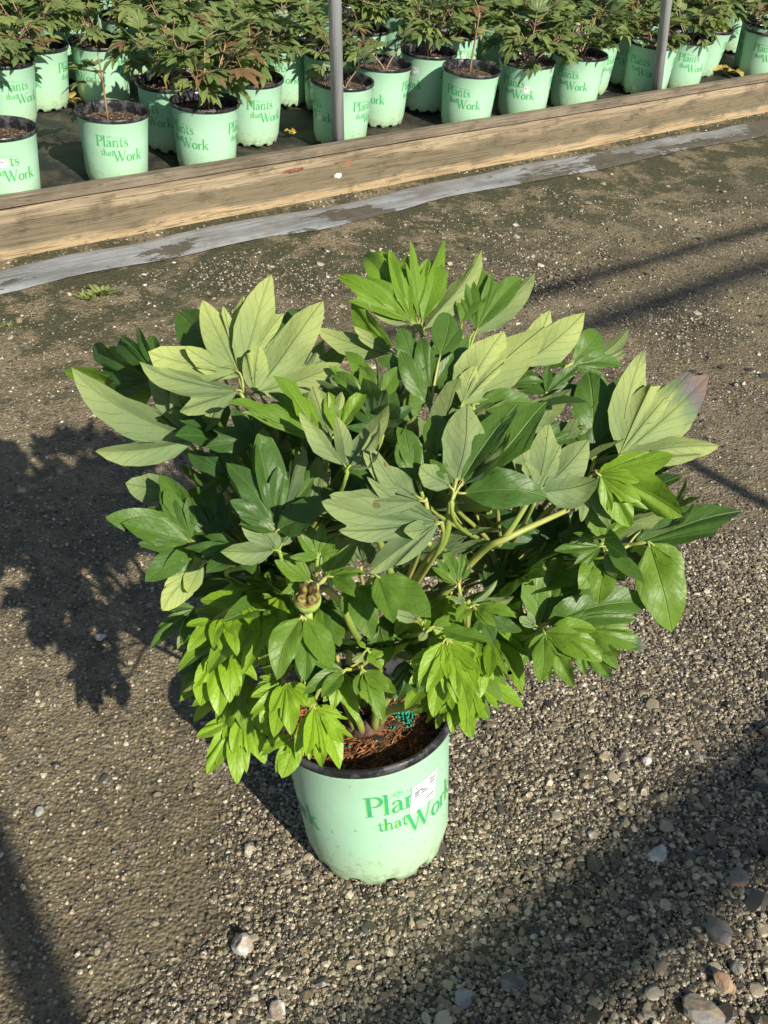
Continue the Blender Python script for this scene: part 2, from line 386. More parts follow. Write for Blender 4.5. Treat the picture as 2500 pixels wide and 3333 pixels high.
P = place(1500, -1.5, 2.2, 2.2, 5.0, lambda x, y: dd(x, y) > .56); parts.extend(scatter_chips(P, NR.gamma(3, .0020, len(P)) + .003, .4, .5))
P = place(26000, -1.7, 2.4, 2.5, 6.8, lambda x, y: (dd(x, y) > .24) & (dd(x, y) < .36)); parts.append(scatter(P, NR.gamma(3, .0011, len(P)) + .0015, OCT, OCF, .3, .7, np.array([(.5, .48, .42), (.12, .09, .06), (.07, .05, .03), (.2, .16, .1), (.05, .035, .02)])))
off = 0; VV = []; FF = []; CC = []
for v_, f_, c_ in parts: VV.append(v_); FF.append(f_ + off); CC.append(c_); off += len(v_)
gravel = np_mesh('gravel', np.concatenate(VV), np.concatenate(FF), [M_GRAVEL], False, np.concatenate(CC))
tag(gravel, 'loose wet gravel and grit scattered over the path', 'gravel', kind='stuff')

# ---- single stones one can pick out (display pixel, size, colour, label)
def stone(px, py, sx, sy, sz, c, c2, label, seed):
    x, y = 0, 0; z = 0
    for _ in range(30): P = at_z(px * 1.507, py * 1.507, z); z = .5 * z + .5 * float(terrain(P[0], P[1]))
    rr = np.random.RandomState(seed)
    import bmesh
    bm = bmesh.new(); bmesh.ops.create_icosphere(bm, subdivisions=3, radius=1)
    planes = [(np.array(v) / np.linalg.norm(v), rr.uniform(.62, .95)) for v in rr.normal(size=(15, 3))]
    for v in bm.verts:
        p = np.array(v.co)
        for n_, h_ in planes:
            s_ = p @ n_
            if s_ > h_: p = p - (s_ - h_) * n_
        p *= 1 + .05 * rr.uniform(-1, 1)
        v.co = p * (sx, sy, sz)
    me = bpy.data.meshes.new('stone'); bm.to_mesh(me); bm.free()
    m = NT('stone surface'); o = m.coord(); m.set(color=m.mix(m.smooth(m.noise(30, 4, .6, o), .42, .58), c, c2), rough=.6); m.bump(m.noise(140, 5, .7, o), .6, .003)
    me.materials.append(m.mat)
    ob = bpy.data.objects.new('stone', me); col.objects.link(ob); ob.location = (P[0], P[1], z + sz * .35); ob.rotation_euler = (rr.uniform(-.3, .3), rr.uniform(-.3, .3), rr.uniform(0, 6))
    return tag(ob, label, 'stone', 'larger stones on the gravel')
T_ = (.30, .24, .17); G_ = (.22, .21, .20); W_ = (.62, .60, .57); O_ = (.40, .25, .15)
for a in [(524, 2045, .019, .016, .020, T_, (.50, .48, .44), 'white and tan stone casting a dark hollow shadow near the bottom left'),
          (1418, 1850, .015, .021, .010, (.40, .41, .42), W_, 'pale blue-grey oval stone on the shaded gravel at lower right'),
          (1550, 2020, .030, .022, .016, G_, T_, 'large grey brown rough stone near the lower right edge'),
          (1515, 2190, .032, .024, .014, T_, G_, 'largest flat tan stone cut by the bottom edge at right'),
          (1562, 2130, .021, .016, .013, O_, T_, 'orange tan angular stone above the flat stone'),
          (1592, 1905, .016, .022, .008, G_, O_, 'long grey stone slab by the right edge of the shadow band'),
          (1395, 1647, .011, .010, .010, W_, (.5, .4, .33), 'small white stone with a brown side right of the pot'),
          (1345, 1637, .013, .011, .008, (.06, .05, .045), G_, 'small dark stone left of the white stone'),
          (1590, 2135 - 40, .012, .010, .008, G_, T_, 'small grey stone behind the orange tan stone'),
          (1280, 1805, .010, .010, .007, T_, W_, 'small tan stone on gravel right of the pot foot'),
          (85, 1755, .011, .009, .006, (.35, .34, .33), G_, 'flat pale stone in the packed fines at left'),
          (218, 1378, .012, .012, .008, W_, T_, 'white stone lying inside the plant shadow at left'),
          (600, 2185, .020, .012, .007, T_, W_, 'tan wedge shaped stone at the bottom edge left of centre'),
          (1000, 2160, .017, .014, .009, (.30, .33, .34), G_, 'pale grey stone at the bottom edge below the pot'),
          (1230, 1865, .013, .008, .006, (.28, .24, .12), T_, 'yellowish flat stone right of the pot at lower middle'),
          (1105, 2125, .016, .020, .009, (.10, .10, .11), G_, 'dark slate stone in the shadow band near the bottom')]:
    stone(*a, seed=int(a[0]))

# ------------------------------------------------------------------ bed floor, timber edging, liner strip
xs2 = np.arange(-4.6, 6.2, .04); ys2 = np.arange(.045, 5.6, .04)
S2, D2 = np.meshgrid(xs2, ys2)
BX = BA[0] + BU[0] * S2 - BV[0] * (D2 - .235); BY = BA[1] + BU[1] * S2 - BV[1] * (D2 - .235)
BZ = -.006 + (vnoise(S2 * 5, D2 * 5, 31) - .5) * .016 + (vnoise(S2 * 1.7, D2 * 9, 32) - .5) * .012
k = np.arange(S2.size).reshape(S2.shape)
m = NT('dark landscape fabric'); o = m.coord()
wv = m.n.new('ShaderNodeTexWave'); wv.inputs['Scale'].default_value = 60; m.link(o, wv.inputs[0])
c = m.mix(m.smooth(m.noise(6, 6, .7, o), .42, .62), (.016, .016, .016), (.075, .062, .040)); c = m.mix(m.smooth(m.noise(2.4, 5, .7, o), .60, .66), c, (.20, .19, .17))
c = m.mix(m.smooth(m.noise(70, 3, .7, o), .60, .70), c, (.11, .09, .05))
m.set(color=c, rough=.65); m.bump(m.math('ADD', m.noise(30, 5, .7, o), m.math('MULTIPLY', wv.outputs[1], .15)), .6, .008)
bf = np_mesh('bed_floor', np.stack([BX.ravel(), BY.ravel(), BZ.ravel()], 1), np.stack([k[:-1, 1:].ravel(), k[:-1, :-1].ravel(), k[1:, :-1].ravel(), k[1:, 1:].ravel()], 1), [m.mat]); tag(bf, kind='structure')

def wood_material(top):
    m = NT('weathered timber'); o = m.coord(); s = m.n.new('ShaderNodeSeparateXYZ'); m.link(o, s.inputs[0]); x, z = s.outputs[0], s.outputs[2]
    # two knots: push the grain round them
    kn = None; ring = None
    for kx, kz, kr in KNOTS:
        dx = m.math('SUBTRACT', x, kx); dz = m.math('SUBTRACT', z, kz); r = m.math('SQRT', m.math('ADD', m.math('MULTIPLY', dx, dx), m.math('MULTIPLY', dz, dz)))
        kk = m.math('SUBTRACT', 1, m.smooth(r, kr * .6, kr), clamp=True); kn = kk if kn is None else m.math('MAXIMUM', kn, kk)
        rg = m.math('FRACT', m.math('MULTIPLY', r, 130)); ring = rg if ring is None else m.math('MINIMUM', ring, rg)
    g1 = m.noise(30, 5, .65, m.mapping(o, (.045, 1, 1))); g2 = m.noise(150, 4, .6, m.mapping(o, (.03, 1, 1)), .3)
    blot = m.noise(9, 5, .65, m.mapping(o, (.35, 1, 1)))
    c = m.mix(m.smooth(g1, .35, .65), (.40, .32, .21), (.24, .19, .125))
    zz = m.math('ADD', z, m.math('MULTIPLY', m.math('SUBTRACT', blot, .5), .09))
    if top: c = m.mix(m.smooth(blot, .3, .7), (.15, .125, .092), (.27, .225, .165))
    else:
        mid = m.math('MULTIPLY', m.smooth(zz, -.125, -.095), m.math('SUBTRACT', 1, m.smooth(zz, -.035, -.005), clamp=True))
        c = m.mix(m.math('MULTIPLY', mid, .85), c, m.mix(g2, (.12, .10, .062), (.22, .19, .12)))
        foot = m.math('SUBTRACT', 1, m.smooth(zz, -.130, -.105), clamp=True); c = m.mix(m.math('MULTIPLY', foot, .6), c, (.52, .38, .21))
    c = m.mix(m.math('MULTIPLY', m.smooth(g2, .50, .62), .6), c, (.10, .075, .05))
    grime = m.smooth(m.noise(13, 6, .75, m.mapping(o, (.5, 1, 1), (3, 0, 0))), .50, .66); c = m.mix(m.math('MULTIPLY', grime, .7), c, (.10, .085, .055))
    crk = m.smooth(m.math('ABSOLUTE', m.math('SUBTRACT', m.noise(42, 3, .5, m.mapping(o, (.018, 1, 1), (1, 0, 0))), .5)), .0, .006); c = m.mix(m.math('SUBTRACT', 1, crk, clamp=True), c, (.03, .022, .015))
    rs = m.smooth(m.noise(26, 3, .6, m.mapping(o, (.5, 1, 1), (7, 0, 0))), .70, .75); c = m.mix(m.math('MULTIPLY', rs, .7), c, (.26, .11, .05))
    if kn is not None: c = m.mix(kn, c, m.mix(ring, (.24, .11, .07), (.38, .24, .16)))
    m.set(color=c, rough=.8, spec=.25); m.bump(m.math('ADD', g2, m.math('MULTIPLY', g1, .5)), .7, .003)
    return m.mat
KNOTS = [(-.381, -.018, .021), (1.666, -.041, .019), (-2.2, -.10, .012)]
yaw = math.atan2(BU[1], BU[0])
te = empty('timber_edging', (BA[0], BA[1], 0), (0, 0, yaw)); tag(te, 'long weathered plank edging that holds in the bed of potted plants', 'edging board')
def plank(name, z0, z1, y0, y1, mat, wob):
    b = MB(); n = 120; V = []
    for i in range(n + 1):
        x = -4.6 + 10.6 * i / n; w = (float(vnoise(x * .9, 2.2, 44)) - .5) * .008; e = (float(vnoise(x * 6, 7.7, wob)) - .5) * .004
        bw = .0018
        V += [(x, y0 + w, z0), (x, y0 + w, z1 - bw + e), (x, y0 + bw + w, z1 + e), (x, y1 - bw + w, z1 + e), (x, y1 + w, z1 - bw + e), (x, y1 + w, z0)]
    F = [(i * 6 + j, (i + 1) * 6 + j, (i + 1) * 6 + (j + 1) % 6, i * 6 + (j + 1) % 6) for i in range(n) for j in range(6)] + [tuple(range(5, -1, -1)), tuple(n * 6 + j for j in range(6))]
    b.add(V, F); return b.build(name, mat, te, False)
plank('plank', -.19, .0275, -.240, -.202, wood_material(False), 51)
KNOTS = []
p2 = plank('plank', .0345, .070, -.238, -.200, wood_material(True), 52); tag(p2, 'thinner grey strip laid along the top')
# bird dropping and bark scar on the face
def blob(name, x, z, sx, sz, mat, parent, seed, th=.003):
    rr = random.Random(seed); b = MB(); n = 18
    V = [(x, -.240 - th, z)] + [(x + sx * math.cos(2 * math.pi * q / n) * rr.uniform(.65, 1.1), -.2398 - th * .1, z + sz * math.sin(2 * math.pi * q / n) * rr.uniform(.65, 1.1)) for q in range(n)]
    b.add(V, [(0, 1 + q, 1 + (q + 1) % n) for q in range(n)]); return b.build(name, mat, parent)
blob('bird_dropping', -.432, -.062, .024, .013, simple('chalky white', (.75, .74, .70), .8, (60, 60), (.5, .48, .42), .002), te, 3)
blob('bark_scar', -.663, -.006, .058, .011, simple('red brown bark', (.24, .10, .06), .9, (60, 60), (.10, .05, .03), .004), te, 5, .005)

# liner strip (grey plastic sheet lying on the ground)
m = NT('grey plastic sheet'); o = m.coord(); s = m.n.new('ShaderNodeSeparateXYZ'); m.link(o, s.inputs[0])
c = m.mix(m.smooth(m.noise(7, 5, .65, m.mapping(o, (.35, 1, 1))), .4, .65), (.30, .31, .32), (.19, .20, .205))
c = m.mix(m.smooth(m.noise(50, 3, .7, m.mapping(o, (.1, 1, 1))), .55, .7), c, (.33, .34, .34))
side = m.math('MULTIPLY', m.math('ADD', s.outputs[0], 1.2), .035)
mudm = m.math('ADD', m.math('ADD', m.noise(2.6, 6, .72, m.mapping(o, (.8, 2.2, 1), (0, 0, 0))), side), m.math('MULTIPLY', m.math('ADD', s.outputs[1], .43), -.5))
mud = m.smooth(mudm, .595, .63); c = m.mix(m.math('MULTIPLY', mud, .93), c, m.mix(m.noise(60, 4, .7, o), (.045, .040, .028), (.12, .10, .07)))
c = m.mix(m.smooth(m.noise(34, 4, .7, o), .66, .70), c, (.13, .065, .035))
st2 = m.smooth(m.noise(5, 6, .75, m.mapping(o, (1, 1, 1), (4, 2, 0))), .46, .62); c = m.mix(m.math('MULTIPLY', st2, .45), c, (.16, .145, .11)); lines = m.noise(60, 3, .6, m.mapping(o, (.05, 1, 1))); c = m.mix(m.math('MULTIPLY', m.smooth(lines, .55, .62), .4), c, (.12, .12, .12))
m.set(color=c, rough=.5, spec=.4); m.bump(m.math('ADD', m.math('ADD', m.noise(14, 4, .6, m.mapping(o, (.3, 1, 1))), m.math('MULTIPLY', lines, .6)), mud), .8, .007)
b = MB(); nn = 330; mm_ = 9; V = []
for i in range(nn + 1):
    x = -3.0 + 7.2 * i / nn
    for j in range(mm_ + 1):
        f = j / mm_; d = .325 + (float(vnoise(x * 3, 0, 61)) - .5) * .035 + f * (.175 + (float(vnoise(x * 1.3, 5, 62)) - .5) * .05) + (float(vnoise(x*25, f*3, 66)) - .5) * .004
        w = BA + BU * x + BV * d
        z = float(terrain(w[0], w[1])) + .006 + (.010 * float(vnoise(x * 4, f * 3.5, 63))) * (1 - .5 * f) + (.004 if 0 < j < mm_ else -.003) 
        V.append((x, -d, z))
b.add(V, [(i * (mm_ + 1) + j, i * (mm_ + 1) + j + 1, (i + 1) * (mm_ + 1) + j + 1, (i + 1) * (mm_ + 1) + j) for i in range(nn) for j in range(mm_)][::1])
b.f = [tuple(reversed(f)) for f in b.f]
ls = b.build('plastic_strip', m.mat); ls.location = (BA[0], BA[1], 0); ls.rotation_euler = (0, 0, yaw)
tag(ls, 'long strip of grey plastic sheet with mud stains in front of the plank edging', 'plastic strip')

# ------------------------------------------------------------------ lettering
def strokes_for(ch):
    """strokes: (points, widths); em units, baseline 0, cap height 1, x-height .58"""
    s = []
    def st(p, w): s.append((p, w if hasattr(w, '__len__') else [w] * len(p)))
    def arc(cx, cy, rx, ry, a0, a1, n=12): return [(cx + rx * math.cos(D2R(a0 + (a1 - a0) * i / n)), cy + ry * math.sin(D2R(a0 + (a1 - a0) * i / n))) for i in range(n + 1)]
    def swell(n, a, b): return [a + (b - a) * math.sin(math.pi * i / n) for i in range(n + 1)]
    T, t_ = .135, .035
    def ser(x, y, w=.15): st([(x - w, y), (x + w, y)], t_)
    if ch == 'P':
        st([(.16, 0), (.16, 1)], .15); ser(.16, .018); ser(.11, .982, .12); st([(.2, .97)] + arc(.36, .735, .26, .24, 90, -90) + [(.22, .49)], [t_] + swell(12, .04, .14) + [t_]); return s, .68
    if ch == 'l': st([(.12, 0), (.12, 1.02)], T); ser(.12, .018, .13); st([(.0, 1.0), (.14, 1.0)], t_); return s, .28
    if ch == 'k': st([(.12, 0), (.12, 1.02)], T); ser(.12, .018, .13); st([(.0, 1.0), (.14, 1.0)], t_); st([(.16, .26), (.46, .56)], [.04, .04]); ser(.46, .56, .10); st([(.24, .36), (.58, -.02)], [T, .12]); ser(.58, .018, .12); return s, .62
    if ch == 'h': st([(.12, 0), (.12, 1.02)], T); ser(.12, .018, .13); st([(.0, 1.0), (.14, 1.0)], t_); st([(.15, .42)] + arc(.32, .40, .16, .17, 150, 20, 8) + [(.47, 0)], [.04] + swell(8, .05, .09) + [T]); ser(.47, .018, .13); return s, .64
    if ch == 'n': st([(.12, 0), (.12, .56)], T); ser(.12, .018, .13); st([(.0, .55), (.14, .55)], t_); st([(.15, .42)] + arc(.32, .40, .16, .17, 150, 20, 8) + [(.47, 0)], [.04] + swell(8, .05, .09) + [T]); ser(.47, .018, .13); return s, .64
    if ch == 'r': st([(.12, 0), (.12, .56)], T); ser(.12, .018, .13); st([(.0, .55), (.14, .55)], t_); st([(.15, .38), (.26, .53), (.38, .53)], [.04, .06, .12]); return s, .44
    if ch == 't': st([(.16, .78), (.16, .12), (.22, .02), (.34, .03), (.38, .09)], [.03, T, T, .05, .03]); st([(.02, .56), (.36, .56)], .045); return s, .40
    if ch == 'a': st([(.08, .44), (.14, .55), (.24, .58), (.34, .53), (.38, .42), (.38, .08), (.48, .03)], [.10, .06, .05, .09, T, T, .05]); st([(.36, .36), (.18, .30), (.07, .18), (.10, .04), (.22, .0), (.36, .12)], [.03, .06, .11, .10, .05, .04]); return s, .54
    if ch == 's': st([(.38, .42), (.36, .53), (.22, .58), (.10, .50), (.12, .38), (.32, .26), (.40, .14), (.28, .01), (.12, .02), (.05, .16)], [.03, .05, .05, .09, .12, .13, .11, .05, .05, .03]); return s, .46
    if ch == 'o': st(arc(.29, .285, .23, .275, 90, 450, 24), [.045 + .10 * abs(math.sin(math.pi * i / 12)) for i in range(25)]); return s, .60
    if ch == 'W': st([(.10, .97), (.42, .0)], [.15, .13]); st([(.42, .0), (.68, .92)], .045); st([(.58, .97), (.90, .0)], [.15, .13]); st([(.90, .0), (1.20, .97)], .045); ser(.10, .98, .14); ser(.60, .98, .12); ser(1.20, .98, .13); return s, 1.28
    L = dict(N=[[(0, 0), (0, 1)], [(0, 1), (.7, 0)], [(.7, 0), (.7, 1)]], V=[[(0, 1), (.4, 0)], [(.4, 0), (.8, 1)]], A=[[(0, 0), (.4, 1)], [(.4, 1), (.8, 0)], [(.15, .35), (.65, .35)]], L=[[(0, 1), (0, 0)], [(0, 0), (.55, 0)]], I=[[(0, 0), (0, 1)]])
    if ch == 'O': st(arc(.4, .5, .38, .48, 0, 360, 16), .13); return s, 1.0
    if ch == 'S': st([(.55, .85), (.3, 1), (.08, .8), (.2, .58), (.45, .42), (.55, .2), (.3, 0), (.02, .15)], .12); return s, .8
    for p in L[ch]: st(p, .12)
    return s, max(q[0] for p in L[ch] for q in p) + .3
def ribbon(p, w):
    p = np.array(p, float); P2 = [p[0]]; W2 = [w[0]]
    for i in range(1, len(p)):
        n = max(1, int(np.linalg.norm(p[i] - p[i - 1]) / .18))
        for k_ in range(1, n + 1): P2.append(p[i - 1] + (p[i] - p[i - 1]) * k_ / n); W2.append(w[i - 1] + (w[i] - w[i - 1]) * k_ / n)
    p = np.array(P2); o1 = []; n = len(p)
    for i in range(n):
        t = p[min(i + 1, n - 1)] - p[max(i - 1, 0)]; t = t / (np.linalg.norm(t) + 1e-9); nn_ = np.array([-t[1], t[0]]); o1.append((p[i] + nn_ * W2[i] / 2, p[i] - nn_ * W2[i] / 2))
    return o1
PR_T, PR_B, PH = .1305, .1165, .263       # body radius at the top / near the foot, pot height
def body_r(z): return PR_B + (PR_T - PR_B) * min(1, max(0, (z - .03) / .215))
def logo_mesh():
    b = MB(); zoff = [0]
    def on_pot(x, y, lift):
        z = .163 + y * .041; r = body_r(z) + lift; a = (x - 2.1) * .041 / .1285
        return (r * math.sin(a), -r * math.cos(a), z)
    def put(text, x, y, size, m_, lift, sp=0.0):
        for ch in text:
            if ch == ' ': x += .3 * size; continue
            ss, adv = strokes_for(ch)
            for q, (p, w) in enumerate(ss):
                rb = ribbon(p, w); zoff[0] += 1; lf = lift + (zoff[0] % 9) * .000012
                V = [on_pot(x + a_[0] * size, y + a_[1] * size, lf) for pr in rb for a_ in pr]
                b.add(V, [(2 * i + 1, 2 * i, 2 * i + 2, 2 * i + 3) for i in range(len(rb) - 1)], None, m_)
            x += (adv + sp) * size
        return x
    for m_, dx, dy, lift in ((1, -.045, -.01, .00030), (0, 0, 0, .00055)):
        put('Plants', 0 + dx, 0 + dy, 1.0, m_, lift, .0)
        put('that', .40 + dx, -.80 + dy, .60, m_, lift)
        put('Work', 1.50 + dx, -1.30 + dy, .96, m_, lift, .02)
    put('NOVALIS', 1.62, .74, .19, 2, .0005, .05)
    rr = random.Random(4)
    for q in range(46):   # little tree emblem
        a_ = rr.uniform(0, 6.28); r_ = rr.random() ** .5; x = 1.25 + .27 * r_ * math.cos(a_); y = .90 + .13 * r_ * math.sin(a_); s_ = .032
        zoff[0] += 1; lf = .0005 + (zoff[0] % 9) * .00002; w_ = rr.uniform(0, 3)
        V = [on_pot(x + s_ * math.cos(w_ + k_ * 2.1), y + s_ * math.sin(w_ + k_ * 2.1), lf) for k_ in range(3)]; b.add(V, [(0, 1, 2)], None, 2)
    b.add([on_pot(1.23, .72, .0006), on_pot(1.28, .72, .0006), on_pot(1.265, .82, .0006), on_pot(1.245, .82, .0006)], [(0, 1, 2, 3)], None, 2)
    for q in range(10):   # small trade mark ring
        a0, a1 = q * .628, (q + 1) * .628
        V = [on_pot(4.33 + r_ * math.cos(a_), -.72 + r_ * math.sin(a_), .0005) for a_ in (a0, a1) for r_ in (.03, .05)]; b.add(V, [(1, 3, 2, 0)], None, 2)
    return b
def sticker(parent, ang, z, wx, hz, skew=0, rot=0.0):
    b = MB(); n = 6
    def P(u, v_, lift):
        x = (u - .5) * wx + skew * (v_ - .5); y = (v_ - .5) * hz; c_, s_ = math.cos(rot), math.sin(rot); x, y = x * c_ - y * s_, x * s_ + y * c_
        zz = z + y; a = ang + x / .1285; r = body_r(zz) + lift; return (r * math.sin(a), -r * math.cos(a), zz)
    V = [P(i / n, j / n, .0012) for j in range(n + 1) for i in range(n + 1)]
    b.add(V, [(j * (n + 1) + i, j * (n + 1) + i + 1, (j + 1) * (n + 1) + i + 1, (j + 1) * (n + 1) + i) for i in range(n) for j in range(n)])
    rr = random.Random(int(ang * 99) + 5)
    for u0, u1, v_ in ((.12, .75, .86), (.12, .4, .70), (.12, .5, .63), (.12, .28, .55), (.36, .62, .55), (.68, .92, .78), (.7, .9, .68), (.6, .92, .22), (.1, .9, .12)):
        V = [P(u0, v_, .0015), P(u1, v_, .0015), P(u1, v_ + .048, .0015), P(u0, v_ + .048, .0015)]; b.add(V, [(0, 1, 2, 3)], None, 1)
    o = b.build('label_sticker', [M_STICK, M_INK], parent); return o

def make_pot(full=True, soil_z=.215):
    root = empty('plant_pot', (0, 0, 0))
    b = MB(); seg = 96
    def zf(i, k, z):
        if i <= 1 and k % 8 in (0, 1, 2): return z + .011 - i * .002
        if i == 0 and k % 24 > 12: return z + .003
        return z
    prof = [(.1055, .0), (.1085, .003), (.1112, .017), (.1142, .028), (PR_B + .0005, .036), (body_r(.10), .10), (body_r(.17), .17), (body_r(.236), .236), (.1325, .242), (.1328, .2498)]
    b.lathe(prof, seg, 0, zf); b.lathe([(.0005, .012), (.104, .010)], seg, 0)
    b.build('pot_body', M_POT, root)
    b = MB(); b.lathe([(.1327, .2495), (.1365, .2492), (.1380, .251), (.1380, .2585), (.1368, .2625), (.1335, .2635), (.1300, .261), (.1265, .250), (.1255, .24), (.1245, .20)], seg); b.build('rim', M_RIM, root)
    # soil with uneven surface
    b = MB(); n, k_ = 14, 48; V = [(0, 0, soil_z + .012)]
    for i in range(1, n + 1):
        for j in range(k_):
            r_ = .1252 * i / n; a = 2 * math.pi * j / k_; x, y = r_ * math.cos(a), r_ * math.sin(a)
            V.append((x, y, soil_z + .012 * (1 - (r_ / .125) ** 2) + (float(vnoise(x * 60 + 9, y * 60, 71)) - .5) * .010))
    F = [(0, 1 + j, 1 + (j + 1) % k_) for j in range(k_)] + [(1 + (i - 1) * k_ + j, 1 + i * k_ + j, 1 + i * k_ + (j + 1) % k_, 1 + (i - 1) * k_ + (j + 1) % k_) for i in range(1, n) for j in range(k_)]
    b.add(V, F); b.build('potting_soil', M_SOIL, root)
    o = logo_mesh().build('lettering', [M_PRINT, M_PRINT2, M_PRINTS], root, False)
    for q in (1, 2):
        c_ = o.copy(); col.objects.link(c_); c_.parent = root; c_.rotation_euler = (0, 0, q * 2.0944)
    return root
def chips(parent, name, n, z, mat, L=(.006, .016), w=(.0012, .003), seed=1, rmax=.118, up=.004):
    rr = np.random.RandomState(seed); r_ = rmax * np.sqrt(rr.rand(n)); a = rr.uniform(0, 6.283, n)
    b = MB()
    for i in range(n):
        x, y = r_[i] * math.cos(a[i]), r_[i] * math.sin(a[i]); l = rr.uniform(*L); ww = rr.uniform(*w); yw = rr.uniform(0, 3.14); pt = rr.uniform(-.35, .35)
        zc = z + .012 * (1 - (r_[i] / .125) ** 2) + rr.uniform(-.001, up); dx = np.array([math.cos(yw) * math.cos(pt), math.sin(yw) * math.cos(pt), math.sin(pt)]); sd = np.array([-math.sin(yw), math.cos(yw), rr.uniform(-.3, .3)]); c0 = np.array([x, y, zc])
        hh = np.array([0, 0, ww * .5]); V = [c0 - dx * l / 2, c0 - sd * ww / 2, c0 + dx * l / 2, c0 + sd * ww / 2, c0 + hh, c0 - hh]
        b.add(V, [(0, 1, 4), (1, 2, 4), (2, 3, 4), (3, 0, 4), (1, 0, 5), (2, 1, 5), (3, 2, 5), (0, 3, 5)])
    o = b.build(name, mat, parent, False); o['kind'] = 'stuff'; return o

# ------------------------------------------------------------------ leaves
def s_prof(t): return np.sin(np.pi * np.clip(t, 0, 1) ** .90) ** .66 * (1 - .06 * t) * (.35 + .65 * np.clip(t / .30, 0, 1) ** .7)
TT = np.linspace(.03, 1, 60)
def leaflet(mb, B, T, N, lobes, fold=.28, arch=.10, twist=0.0, wave=.010, tone=0.0, rr=R, res=6, rad=7, m=0, burn=0.0):
    """one lobed leaflet from B to T; N points out of its upper face"""
    B = np.asarray(B, float); T = np.asarray(T, float); ax = T - B; Ln = np.linalg.norm(ax)
    if Ln < 1e-4: return
    ax = ax / Ln; n = N - (N @ ax) * ax; n = n / (np.linalg.norm(n) + 1e-9); sy = np.cross(n, ax)
    lobes = sorted(lobes); tab = []
    for a, l, w in lobes:
        y = w * s_prof(TT); x = l * TT; tab.append((D2R(a), l, w, np.arctan2(y, x), np.hypot(x, y)))
    def rad_at(i, th):
        a, l, w, ths, rs = tab[i]; d = abs(th - a); return np.interp(d, ths[::-1], rs[::-1], left=l, right=0)
    smp = []; bounds = []
    for i in range(len(tab) - 1):
        g = np.linspace(tab[i][0], tab[i + 1][0], 120); df = [rad_at(i, q) - rad_at(i + 1, q) for q in g]
        k_ = next((q for q in range(len(g) - 1) if df[q] * df[q + 1] <= 0), int(np.argmin(np.abs(df)))); bounds.append(g[k_])
    for i, (a, l, w, ths, rs) in enumerate(tab):
        for side in (-1, 1):
            lim = None
            if side == -1 and i > 0: lim = a - bounds[i - 1]
            if side == 1 and i < len(tab) - 1: lim = bounds[i] - a
            if lim is None: tmin = .05
            else:
                k_ = np.argmin(np.abs(ths - lim)); tmin = TT[k_]
            ts = 1 - (1 - tmin) * (np.linspace(0, 1, res + 1)) ** 1.25
            seq = [(a + side * np.interp(1 - q, 1 - TT[::-1], ths[::-1]), np.interp(q, TT, rs), i, side) for q in ts]
            if side == -1: smp += seq[::-1]
            else: smp += seq[1:]
    # radial grid
    rho = np.linspace(0, 1, rad + 1)[1:] ** .85; K = len(smp)
    th = np.array([s_[0] for s_ in smp]); rm = np.array([s_[1] for s_ in smp])
    Xl = np.outer(rm * np.cos(th), rho); Yl = np.outer(rm * np.sin(th), rho)
    cl = np.full_like(Xl, 9.)
    for (a, l, w, _, _) in tab:
        c_ = np.abs(-Xl * math.sin(a) + Yl * math.cos(a)); al = Xl * math.cos(a) + Yl * math.sin(a)
        cl = np.minimum(cl, np.where(al > 0, c_, 9))
    ph = rr.uniform(0, 6.28); ph2 = rr.uniform(0, 6.28)
    Zl = fold * cl * (1 - .35 * cl / .2) + arch * Xl * (1 - Xl) * 1.6 + wave * np.sin(Xl * 17 + ph + np.sign(Yl) * 1.3) * (cl / .12) + twist * Xl * Yl - .25 * arch * (Yl ** 2) * 4
    q1, q2 = rr.uniform(-1, 1), rr.uniform(0, 6.28)
    Zl = Zl + wave * 3.2 * np.sin(Xl * 5.2 + q2 + Yl * 4) * Xl + q1 * wave * 5 * Yl * Yl * 6 * Xl - rr.uniform(.0, .10) * np.clip(Xl - .6, 0, 1) ** 2 * 4
    Yl0, Xl0 = Yl.copy(), Xl.copy(); gb_ = rr.uniform(-.10, .10); cv = [rr.uniform(-.22, .22) for _ in tab]; dr_ = [rr.uniform(-.16, .12) for _ in tab]
    ca_ = np.array([cv[q_[2]] for q_ in smp])[:, None]; aa_ = np.array([tab[q_[2]][0] for q_ in smp])[:, None]; dz_ = np.array([dr_[q_[2]] for q_ in smp])[:, None]
    al_ = np.clip(Xl0 * np.cos(aa_) + Yl0 * np.sin(aa_) - .28, 0, 1) ** 2
    Xl = Xl0 - ca_ * al_ * np.sin(aa_); Yl = Yl0 + ca_ * al_ * np.cos(aa_) + gb_ * Xl0 * Xl0; Zl = Zl + dz_ * al_ * 1.6
    Pw = B + Ln * (Xl[..., None] * ax + Yl[..., None] * sy + Zl[..., None] * n)
    V = [B] + list(Pw.reshape(-1, 3)); idx = lambda i_, j_: 1 + i_ * rad + j_
    F = []; UV = []
    def uvof(i_, j_, lb):
        a, l, w, _, _ = tab[lb]
        if j_ < 0: return (0., 0.)
        x, y = Xl0[i_, j_], Yl0[i_, j_]; return ((-x * math.sin(a) + y * math.cos(a)) / max(w, .05), (x * math.cos(a) + y * math.sin(a)) / l)
    for i_ in range(K - 1):
        lb = smp[i_][2] if smp[i_][2] == smp[i_ + 1][2] else (smp[i_ + 1][2])
        F.append((0, idx(i_, 0), idx(i_ + 1, 0))); UV.append([(0., 0.), uvof(i_, 0, lb), uvof(i_ + 1, 0, lb)])
        for j_ in range(rad - 1):
            F.append((idx(i_, j_), idx(i_, j_ + 1), idx(i_ + 1, j_ + 1), idx(i_ + 1, j_)))
            UV.append([uvof(i_, j_, lb), uvof(i_, j_ + 1, lb), uvof(i_ + 1, j_ + 1, lb), uvof(i_ + 1, j_, lb)])
